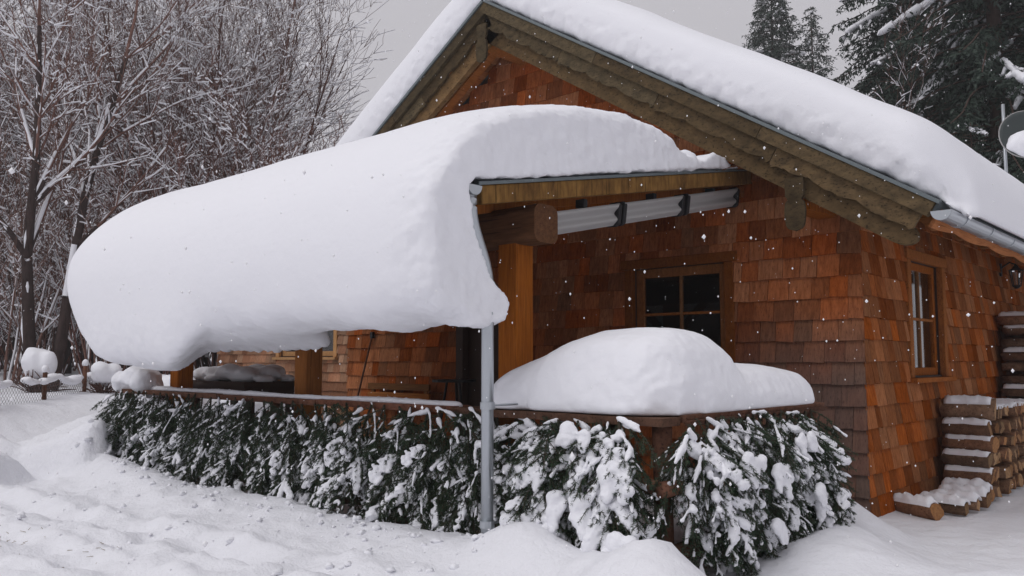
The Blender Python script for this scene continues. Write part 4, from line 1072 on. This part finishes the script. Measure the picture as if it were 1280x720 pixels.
def cap_mesh(seed, L_, r0, th):
    m = MB(); n = 14; c = 9
    for side_ in (0, 1):
        for k in range(n + 1):
            for j in range(c):
                a = math.pi * (.17 + .66 * j / (c - 1)); x = (-L_ / 2 + L_ * k / n) * .985
                e = min(k, n - k) / n; rr_ = r0 * .96 + (th * math.sin(math.pi * j / (c - 1)) ** .6 * min(1, .4 + e * 6) * max(.12, 1 + .8 * fbm(k * .45, j * .4, seed)) if side_ else 0)
                m.v.append((x, rr_ * math.cos(a), rr_ * math.sin(a)))
    o = (n + 1) * c
    for k in range(n):
        for j in range(c - 1):
            m.f.append((o + k * c + j, o + k * c + j + 1, o + (k + 1) * c + j + 1, o + (k + 1) * c + j)); m.f.append((k * c + j, (k + 1) * c + j, (k + 1) * c + j + 1, k * c + j + 1))
        for j in (0, c - 1): m.f.append((k * c + j, o + k * c + j, o + (k + 1) * c + j, (k + 1) * c + j))
    for k in (0, n):
        for j in range(c - 1): m.f.append((k * c + j, k * c + j + 1, o + k * c + j + 1, o + k * c + j))
    return m.mesh('snow', SNOW_SMALL, True)
CAPS = [cap_mesh(k, .49, .085, .028) for k in range(4)]; CAPS_T = [cap_mesh(k + 9, .49, .085, .05) for k in range(3)]
def put_log(x, y, z, rz, rx, sc, var, label, group, snow=None, ry=0):
    e = empty('firewood_log', (x, y, z - .085 * sc)); tag(e, label, 'log', group)
    o = link('log', LOGS[var], None, e); o.location = (0, 0, .085 * sc); o.rotation_euler = (rx, ry, rz); o.scale = (rl.uniform(.92, 1.1), sc, sc)
    if snow: s_ = link('snow', snow, None, e); s_.location = (0, 0, .085 * sc); s_.rotation_euler = (0, ry, rz); s_.scale = (1, sc, sc)
rl = random.Random(12)
# front stack: logs across the wall, stepped end towards the corner
steps = [2.00, 2.10, 2.08, 2.19, 2.20, 2.30]
for row in range(6):
    z = .125 + row * .172; y = steps[row]; kx = 0
    while y < 4.6:
        first = kx == 0; sc = rl.uniform(1.0, 1.12) if first else rl.uniform(.78, 1.06)
        if first and row == 5: sc = 1.5; 
        put_log(.30 + rl.uniform(-.025, .03), y, z + rl.uniform(-.01, .01) + (.05 if sc > 1.3 else 0), rl.uniform(-.12, .12) if first else rl.uniform(-.05, .05), rl.uniform(0, 6), sc, rl.choice((0, 3, 6)) if first else rl.randrange(8),
                'thick snow-dusted log on top of the front firewood stack' if sc > 1.3 else ('snow-dusted split log forming the stepped end of the front firewood stack' if first else 'split log packed in the front firewood stack, cut end showing, %s' % ('bottom courses' if row < 2 else ('middle courses' if row < 4 else 'top courses'))),
                'logs at the stack end' if first and sc < 1.3 else ('logs packed in the front stack' if not first else None), snow=rl.choice(CAPS) if first or (row == 5) else None)
        y += .165 * sc + .004; kx += 1
# tall stack behind
for row in range(13):
    z = .125 + row * .172; y = 4.95 + .03 * (row % 3) + .02 * row; kx = 0
    while y < 6.6:
        sc = rl.uniform(.85, 1.1)
        put_log(.30 + rl.uniform(-.03, .03), y, z, rl.uniform(-.05, .05), rl.uniform(0, 6), sc, rl.randrange(8), 'split log in the tall firewood stack, %s courses' % ('bottom' if row < 4 else ('middle' if row < 9 else 'top')), 'logs in the tall stack', snow=rl.choice(CAPS) if kx == 0 and (row > 10 or row % 3 == 0) else None)
        y += .165 * sc + .004; kx += 1
# loose logs lying in the snow before the stack
for k, (x, y, z, rz, sc, lab) in enumerate(((.16, .62, .10, R(-24), 1.0, 'snow-capped loose log lying outermost, toward the cabin corner'), (.34, .98, .09, R(-12), .95, 'snow-capped loose log second from the cabin corner'),
                                         (.38, 1.24, .10, R(-8), 1.0, 'snow-capped loose log third from the cabin corner'), (.40, 1.5, .12, R(-4), 1.05, 'bare-faced loose log next to the stack foot'),
                                         (.36, 1.78, .14, R(2), 1.1, 'snow-capped loose log touching the foot of the firewood stack'))):
    put_log(x, y, z, rz, k * .9, sc, k, lab, None, snow=CAPS_T[k % 3])

# ------------------------------------------------------------------ fence, shrubs at the left
fc = base_empty('wire_fence', -12.5, -3.4, .8)
tag(fc, 'wire mesh fence with wooden posts half buried in snow', 'fence')
A0, A1 = Vector((-15.2, -1.0, 0)), Vector((-10.6, -5.4, 0))
dv = (A1 - A0); LF = dv.length; dvn = dv.normalized()
for k in range(5):
    p = A0 + dvn * (LF * k / 4); g = ground_h(p.x, p.y)
    m = MB(); m.tube([(p.x, p.y, g - .2), (p.x, p.y, 1.52 if k % 2 else 1.42)], .04, 8, wob=.05); reparent(m.build('post', BARK, smooth=True), fc)
    m = MB(); m.blob((p.x, p.y, 1.54 if k % 2 else 1.44), (.06, .06, .075), k, 2); reparent(m.build('snow_cap', SNOW_SMALL, smooth=True), fc)
p0 = []; p1 = []
for d_ in (-1, 1):
    q = -1.0
    while q < LF + 1:
        a = A0 + dvn * q; b = A0 + dvn * (q + d_ * .75)
        ta, tb_ = q, q + d_ * .75
        if 0 <= ta <= LF and 0 <= tb_ <= LF: p0.append((a.x, a.y, .55)); p1.append((b.x, b.y, 1.28))
        q += .09
p0 = np.array(p0); p1 = np.array(p1); rr_ = np.full(len(p0), .0028)
Vf, Ff = seg_tubes(p0, p1, rr_, rr_, 3); reparent(link('wire_mesh', np_mesh('wire_mesh', Vf, Ff, WIRE)), fc)
m = strip_snow('s', [A0 + dvn * (LF * k / 14) + Vector((0, 0, 1.26 + .06 * math.sin(k * 2.3))) for k in range(15)], .13, .085, 8, vox=.03, var=.6); tag(reparent(link('snow', m), fc), kind='stuff')
def shrub(x, y, r, h, lab, seed):
    g = ground_h(x, y); e = empty('snowy_shrub', (x, y, g)); tag(e, lab, 'shrub', None)
    rr = random.Random(seed); p0 = []; p1 = []
    for k in range(70):
        a = rr.uniform(0, 6.3); d = Vector((math.cos(a) * rr.uniform(.2, 1), math.sin(a) * rr.uniform(.2, 1), rr.uniform(.4, 1.1))).normalized(); p = Vector((rr.uniform(-.1, .1), rr.uniform(-.1, .1), -.1))
        for s_ in range(4): q = p + d * h * .19; p0.append(p); p1.append(q); p = q; d = (d + Vector((rr.uniform(-.4, .4), rr.uniform(-.4, .4), rr.uniform(-.3, .1)))).normalized()
    Vs, Fs = seg_tubes(np.array(p0), np.array(p1), np.full(len(p0), .011), np.full(len(p0), .008), 3)
    link('branches', np_mesh('branches', Vs, Fs, TRUNK), None, e)
    m = MB()
    for k in range(9): m.blob((rr.uniform(-.5, .5) * r, rr.uniform(-.5, .5) * r, h * .72 + rr.uniform(-.12, .12)), (r * rr.uniform(.45, .65), r * rr.uniform(.45, .65), h * rr.uniform(.28, .40)), seed * 9 + k)
    tag(link('snow', remesh(m.mesh('t'), .04, 6, SNOW), None, e), kind='stuff')
shrub(-14.5, -2.75, .34, .80, 'round shrub under a ball of snow behind the wire fence', 1)
shrub(-14.9, -3.9, .36, .42, 'low snow-laden shrub behind the fence, left of the round one', 2)
shrub(-13.9, -1.8, .34, .48, 'small snow-laden shrub between the fence post and the round shrub', 3)
shrub(-13.0, -.9, .7, .42, 'broad low shrub buried in snow near the railing\'s far end', 4)
shrub(-15.8, -4.9, .8, .6, 'flat shrub buried in snow at the wood\'s edge', 5)
shrub(-11.5, .2, .8, .55, 'snow-buried shrub beside the annex wall', 6)

# ------------------------------------------------------------------ bare trees with snow on their branches
def bare_tree(seed, H, stems, spread, r0, dens=1.0, fine=True, droop=0.0):
    rr = random.Random(seed); W = []; 
    def grow(p, d, r, ln, lev):
        ns_ = (9, 6, 4, 3)[lev]; q = p; nodes_ = []
        for k in range(ns_):
            bend = (.06, .10, .12, .15)[lev]
            d = (d + Vector((rr.gauss(0, bend), rr.gauss(0, bend), rr.gauss(0, bend * .6) + (.03, .07, .06, .02 - droop)[lev]))).normalized()
            e = q + d * ln / ns_; ra = r * (1 - .78 * k / ns_); rb_ = r * (1 - .78 * (k + 1) / ns_)
            W.append((q, e, ra, rb_)); nodes_.append((e, d, rb_)); q = e
        if lev == 3 or (lev == 2 and not fine): return
        nc = int((15, 9, 6)[lev] * dens * rr.uniform(.8, 1.2))
        for c in range(nc):
            f = rr.uniform((.22, .15, .1)[lev], 1); k = min(ns_ - 1, int(f * ns_)); e, dd, ra = nodes_[k]
            a = W[-1][0]; perp = dd.cross(Vector((rr.gauss(0, 1), rr.gauss(0, 1), rr.gauss(0, 1)))).normalized()
            nd = (dd * rr.uniform(.7, 1.2) + perp * rr.uniform(.4, .85)).normalized()
            grow(e, nd, max(.007, ra * rr.uniform(.4, .65)), ln * rr.uniform(.30, .52) * (1.15 - .5 * f), lev + 1)
    for s_ in range(stems):
        a = 2 * math.pi * s_ / max(1, stems) + rr.uniform(-.4, .4); sp = spread * rr.uniform(.4, 1.1)
        grow(Vector((.12 * math.cos(a), .12 * math.sin(a), -.3)) if stems > 1 else Vector((0, 0, -.3)), Vector((math.cos(a) * sp, math.sin(a) * sp, 1)).normalized(), r0 * rr.uniform(.75, 1.1), H * rr.uniform(.8, 1.05), 0)
    p0 = np.array([w_[0] for w_ in W]); p1 = np.array([w_[1] for w_ in W]); ra = np.array([w_[2] for w_ in W]); rb_ = np.array([w_[3] for w_ in W])
    big = ra > .05
    Va, Fa = seg_tubes(p0[big], p1[big], ra[big], rb_[big], 7)
    Vb, Fb = seg_tubes(p0[~big], p1[~big], np.maximum(ra[~big], .006), np.maximum(rb_[~big], .005), 3)
    rng = np.random.default_rng(seed); t = unit(p1 - p0); flat = 1 - np.abs(t[:, 2])
    keep = (rng.random(len(p0)) < .28 + .5 * np.clip(flat * 1.6, 0, 1) - .20 * (ra < .0095)) & (np.abs(t[:, 2]) < .985)
    th = (.008 + .34 * np.minimum(ra, .06)) * (.5 + .9 * np.clip(flat * 1.4, 0, 1)) * rng.uniform(.5, 1.4, len(p0))
    # snow sits on the upper side of each branch
    upv = unit(np.array([[0, 0, 1.0]]) - t * t[:, 2:3]) 
    o0 = upv * (ra * .75 + th * .4)[:, None]; o1 = upv * (rb_ * .75 + th * .4)[:, None]
    rs = ra * .62 + th; rs1 = rb_ * .62 + th * .85
    Vs, Fs = seg_tubes((p0 + o0)[keep], (p1 + o1)[keep], rs[keep], rs1[keep], 4)
    pk = (ra > .03) & (rng.random(len(p0)) < .75); wv = unit(np.array([[-.25, -.8, .1]]) + rng.normal(0, .35, (len(p0), 3)))
    wv = unit(wv - t * (wv * t).sum(1, keepdims=True)); g0 = rng.uniform(.0, .3, (len(p0), 1)); g1 = rng.uniform(.6, 1, (len(p0), 1))
    e0 = (p0 + (p1 - p0) * g0 + wv * (ra * .78)[:, None])[pk]; e1 = (p0 + (p1 - p0) * g1 + wv * (rb_ * .78)[:, None])[pk]; em = e0 * .5 + e1 * .5; rp_ = ra[pk]
    V1, F1 = seg_tubes(e0, em, rp_ * .06, rp_ * .36, 5); V2, F2 = seg_tubes(em, e1, rp_ * .36, rp_ * .05, 5); Vp = np.concatenate([V1, V2]); Fp = np.concatenate([F1, F2 + len(V1)])
    Fs_q = Fs; Vs = np.concatenate([Vs, Vp]); Fs = np.concatenate([Fs, Fp + len(Vs) - len(Vp)])
    tm = np_mesh('trunk', Va, Fa, TRUNK_D, True)
    cm = np_mesh('crown', Vb, Fb, TRUNK)
    sm_ = np_mesh('snow', Vs, Fs, SNOW_SMALL)
    return tm, cm, sm_
def put_tree(x, y, var, rz, sc, label, group=None, name='bare_tree', z=None):
    e = empty(name, (x, y, ground_h(x, y) - .05), rz); e.scale = (sc, sc, sc); tag(e, label, 'tree', group)
    for nm, me in zip(('trunk', 'crown', 'snow'), var):
        o = link(nm, me, None, e)
        if nm != 'trunk': o['kind'] = 'stuff'
BT = [bare_tree(31, 11, 1, .10, .15), bare_tree(32, 12, 1, .15, .13), bare_tree(33, 10, 2, .3, .10, .9)]
BIG = bare_tree(46, 10, 2, .12, .13, 1.0); MULTI = bare_tree(41, 10.5, 8, .42, .085, .75)
TH_ = [bare_tree(51, 4.2, 7, .55, .03, .62, droop=.03), bare_tree(52, 5.4, 7, .4, .032, .62, droop=.0)]
def polar(deg_left, dist): a = R(deg_left); return 3 - dist * math.sin(a), -8.6 + dist * math.cos(a)
put_tree(*polar(71.3, 19.5), BIG, .6, 1.0, 'forked bare tree with thick snow-lined limbs, standing just behind the fence')
put_tree(*polar(62.0, 24.5), MULTI, 0.2, 1.0, 'many-stemmed bare tree fanning out its snow-lined stems behind the porch snow')
put_tree(*polar(60.2, 27), BT[1], 1.0, 1.12, 'tall straight bare tree right of the many-stemmed one')
put_tree(*polar(59.0, 30), BT[0], 2.0, 1.2, 'tall bare tree nearest the cabin roof, at the wood\'s end')
rt = random.Random(4)
for k in range(95):
    a = 55.5 + 23.5 * rt.random(); d = rt.uniform(26, 62)
    if a < 59: sc = rt.uniform(.42, .6) * d / 36
    else: sc = rt.uniform(.85, 1.25)
    put_tree(*polar(a, d), BT[k % 3], rt.uniform(0, 6), sc, ('slim single-stemmed', 'leaning single-stemmed', 'twin-stemmed')[k % 3] + ' bare snowy tree ' + ('in the front rows of the wood' if d < 40 else 'deep in the wood'), 'trees of the wood')
for k in range(80):
    a = 52.5 + 26 * (k + rt.random()) / 80; d = rt.uniform(20.5, 44)
    put_tree(*polar(a, d), TH_[k % 2], rt.uniform(0, 6), rt.uniform(.75, 1.25), ('bushy spreading' if k % 2 == 0 else 'upright brushy') + ' bare sapling with snowy twigs ' + ('at the wood\'s edge' if d < 30 else 'deeper in the wood'), 'undergrowth saplings', name='sapling')

# ------------------------------------------------------------------ spruces
def spruce(seed, H, rad, nb, tw_n, snow=1.0, bare=.08, tl=1.0):
    rr = random.Random(seed); rng = np.random.default_rng(seed); A_ = []; B_ = []; Wd = []; S0 = []; S1 = []; SR = []; w0 = []; w1 = []; wr = []
    for k in range(nb):
        f = (k + rr.random()) / nb; f = f ** .9; z = H * (bare + (1 - bare) * f); ln = rad * (1 - f) ** .8 * rr.uniform(.72, 1.15) + .12
        a = k * 2.4 + rr.uniform(-.5, .5); d = Vector((math.cos(a), math.sin(a), .30 * f - .02)).normalized(); p = Vector((0, 0, z)); n_ = max(4, int(ln / .28)); pts = [p]
        for s_ in range(n_):
            t = s_ / n_; d = (d + Vector((0, 0, -.11 if t < .65 else .05)) + Vector((rr.gauss(0, .04), rr.gauss(0, .04), 0))).normalized(); p = p + d * ln / n_; pts.append(p)
        load = rr.random() < .6 * snow
        for s_ in range(n_):
            w0.append(pts[s_]); w1.append(pts[s_ + 1]); wr.append(.012 + .02 * (1 - s_ / n_) * ln / 3)
            if load and s_ > n_ * .3 and rr.random() < .75:
                S0.append(pts[s_] + Vector((0, 0, .05))); S1.append(pts[s_ + 1] + Vector((0, 0, .05))); SR.append(rr.uniform(.03, .085) * min(1.3, .4 + ln / 2.2))
        for q in range(int(tw_n * ln / rad) + 5):
            t = rr.uniform(.12, 1); k2 = min(n_ - 1, int(t * n_)); b = pts[k2].lerp(pts[k2 + 1], t * n_ - k2); dd = (pts[k2 + 1] - pts[k2]).normalized()
            sd = Vector((-dd.y, dd.x, 0)).normalized() * rr.choice((-1, 1)); dn = (dd * rr.uniform(.2, .8) + sd * rr.uniform(.2, .9) + Vector((0, 0, -rr.uniform(.15, .9)))).normalized()
            l2 = rr.uniform(.22, .55) * tl * (1.1 - .5 * t) * min(1, .45 + ln / 2)
            A_.append(b); B_.append(b + dn * l2); 
            if rr.random() < .22 * snow and load: m_ = b + dn * l2 * .3; S0.append(m_ + Vector((0, 0, .03))); S1.append(b + dn * l2 * .8 + Vector((0, 0, .03))); SR.append(rr.uniform(.03, .065))
    A_ = np.array(A_); B_ = np.array(B_)
    # every twig: a core and several needle tufts as narrow blades
    rep = 7; idx = np.repeat(np.arange(len(A_)), rep); t = rng.uniform(0, .9, (len(idx), 1)); ax = unit(B_ - A_)[idx]; ln = np.linalg.norm(B_ - A_, axis=1)[idx][:, None]
    base = A_[idx] + (B_ - A_)[idx] * t; rd = unit(rng.normal(size=base.shape) + np.array([0, 0, -.3])); dr_ = unit(ax * .8 + rd * .75); L2 = ln * rng.uniform(.18, .42, (len(idx), 1)); tip_ = base + dr_ * L2
    sdv = unit(np.cross(dr_, unit(rng.normal(size=dr_.shape)))) * rng.uniform(.014, .030, (len(idx), 1))
    mid = base * .5 + tip_ * .5
    V_ = np.stack([base, mid + sdv, tip_, mid - sdv], 1).reshape(-1, 3); F_ = (np.arange(len(idx)) * 4)[:, None] + np.arange(4)[None]
    w0 = np.array([(0, 0, -.3), (0, 0, H * .3), (0, 0, H * .65)] + [tuple(v) for v in w0]); w1 = np.array([(0, 0, H * .3), (0, 0, H * .65), (0, 0, H)] + [tuple(v) for v in w1])
    r_0 = np.array([H * .014, H * .010, H * .006] + wr); r_1 = np.array([H * .010, H * .006, .01] + [q * .8 for q in wr])
    Vt, Ft = seg_tubes(w0, w1, r_0, r_1, 5)
    S0 = np.array(S0); S1 = np.array(S1); SR = np.array(SR)
    Vs, Fs = seg_tubes(S0, S1, SR, SR * .75, 6); 
    # flatten the snow and close ends by a tapered extra segment
    t = unit(S1 - S0); V2, F2 = seg_tubes(S1, S1 + t * SR[:, None] * .8, SR * .75, SR * .12, 6); V3, F3 = seg_tubes(S0 - t * SR[:, None] * .8, S0, SR * .12, SR, 6)
    Fs = np.concatenate([Fs, F2 + len(Vs), F3 + len(Vs) + len(V2)]); Vs = np.concatenate([Vs, V2, V3]); jit = rng.normal(0, .012, Vs.shape); Vs = Vs + jit
    return np_mesh('trunk', Vt, Ft, CTRUNK, True), np_mesh('crown', V_, F_, NEEDLE_T), np_mesh('snow', Vs, Fs, SNOW_SMALL, True)
SP_FAR = [spruce(61, 18.6, 5.2, 360, 80, .25, tl=1.4), spruce(62, 17.4, 3.3, 190, 60, .3, tl=1.3)]
SP_BIG = [spruce(63, 21, 4.8, 330, 110, .55, .03, 1.35), spruce(64, 19, 4.6, 310, 105, .6, .02, 1.35)]
SP_SM = spruce(65, 8.5, 2.4, 130, 34, 1.0, .02)
def degs(u): return 42.3 - math.degrees(math.atan((u - 640) / 1050))
for (u, d, var, sc, rz, lab) in ((975, 40, SP_FAR[0], 1.0, 0, 'slender pointed spruce standing alone behind the roof ridge snow'), (1026, 41, SP_FAR[1], 1.0, 1, 'narrow ragged spruce beside the slender pointed one'),
                                 (1168, 25, SP_BIG[0], .95, .3, 'big dark spruce whose boughs reach toward the open sky'), (1262, 21, SP_BIG[1], 1.0, 2, 'big dark snow-laden spruce behind the satellite dish'),
                                 (1345, 23, SP_BIG[0], 1.0, 4, 'dark spruce at the outer side of the grove'), (1215, 31, SP_BIG[1], 1.1, 5, 'tall spruce standing behind the two big ones'),
                                 (1095, 30, SP_SM, 1.0, 1.5, 'young snowy spruce at the foot of the big ones'), (1060, 36, SP_SM, .95, 3, 'small spruce peeping over the roof snow'),
                                 (1150, 21, SP_SM, .85, 2.2, 'snowy young spruce close behind the roof, below the big spruce'), (1225, 18.5, SP_SM, .72, .7, 'snowy young spruce near the satellite dish')):
    put_tree(*polar(degs(u), d), var, rz, sc, lab, name='spruce_tree')
# lone thin bare sapling between them
put_tree(*polar(degs(1168), 19), BT[1], 2.2, .55, 'thin bare sapling before the big spruces', name='bare_tree')

# ------------------------------------------------------------------ falling snow and a little straw
rng = np.random.default_rng(3); nf = 2800
d = 1.6 + 11 * rng.random(nf) ** .75; ang = np.radians(42.3 + rng.uniform(-36, 36, nf)); el = rng.uniform(-.22, .50, nf)
Pf = np.stack([3 - d * np.sin(ang), -8.6 + d * np.cos(ang), 1.6 + d * el], 1)
rf_ = (.0018 + .0042 * rng.random(nf) ** 2) * np.where(rng.random(nf) < .04, 1.5, 1)
okm = (Pf[:, 1] < -.3) | (Pf[:, 0] > .15); Pf = Pf[okm]; rf_ = rf_[okm]
oc = np.array([(1, 0, 0), (-1, 0, 0), (0, 1, 0), (0, -1, 0), (0, 0, 1.25), (0, 0, -1.25)])
Vf = (Pf[:, None] + oc[None] * rf_[:, None, None] * rng.uniform(.7, 1.2, (len(Pf), 6, 1))).reshape(-1, 3)
of = np.array([(0, 2, 4), (2, 1, 4), (1, 3, 4), (3, 0, 4), (2, 0, 5), (1, 2, 5), (3, 1, 5), (0, 3, 5)])
Ff = ((np.arange(len(Pf)) * 6)[:, None, None] + of[None]).reshape(-1, 3)
FL, _b = newmat('snowflake', (.9, .9, .92), .8)
tag(link('falling_snow', np_mesh('falling_snow', Vf, Ff, FL)), 'snowflakes falling through the air', 'snowflakes', kind='stuff')
m = MB(); rc = random.Random(8)
for k in range(380):
    if k % 3: x = rc.uniform(-7.6, -.9); y = -4.42 + rc.gauss(0, .16) - .1 * rc.random()
    else: x = rc.uniform(-6.5, -.8); y = rc.uniform(-6.0, -4.4)
    r_ = .006 + .026 * rc.random() ** 3
    m.blob((x, y, ground_h(x, y) + r_ * .3), (r_ * rc.uniform(.8, 1.4), r_ * rc.uniform(.8, 1.4), r_ * rc.uniform(.6, 1)), k, 2, .8)
tag(m.build('snow_crumbs', SNOW_SMALL, smooth=True), 'small crumbs of broken snow along the hedge foot and track', 'snow', kind='stuff')
p0 = []; p1 = []
for (cx, cy, r_, c_) in ((-4.6, -6.2, .14, 26), (-4.2, -6.5, .16, 22), (-3.6, -6.0, .18, 12)):
    for k in range(c_):
        x = cx + random.gauss(0, r_); y = cy + random.gauss(0, r_); a = random.uniform(0, 6.3); z = ground_h(x, y) + .004; l = random.uniform(.02, .06)
        p0.append((x, y, z)); p1.append((x + l * math.cos(a), y + l * math.sin(a), z + random.uniform(0, .02)))
Vs, Fs = seg_tubes(np.array(p0), np.array(p1), np.full(len(p0), .0025), np.full(len(p0), .0015), 3)
tag(link('straw_litter', np_mesh('straw_litter', Vs, Fs, STRAW)), 'bits of straw scattered on the trodden snow', 'straw', kind='stuff')

# ------------------------------------------------------------------ air full of fine falling snow
m = MB(); m.ab((-152, -152, -1.2), (152, 152, 27))
HZ = bpy.data.materials.new('haze'); HZ.use_nodes = True; t = HZ.node_tree; t.nodes.clear()
ho = t.nodes.new('ShaderNodeOutputMaterial'); hv = t.nodes.new('ShaderNodeVolumePrincipled')
hv.inputs['Color'].default_value = (.95, .95, .97, 1); hv.inputs['Density'].default_value = .0022; hv.inputs['Anisotropy'].default_value = .2
t.links.new(hv.outputs[0], ho.inputs['Volume'])
tag(m.build('haze', HZ), 'pale haze of falling snow in the air', 'haze', kind='stuff')
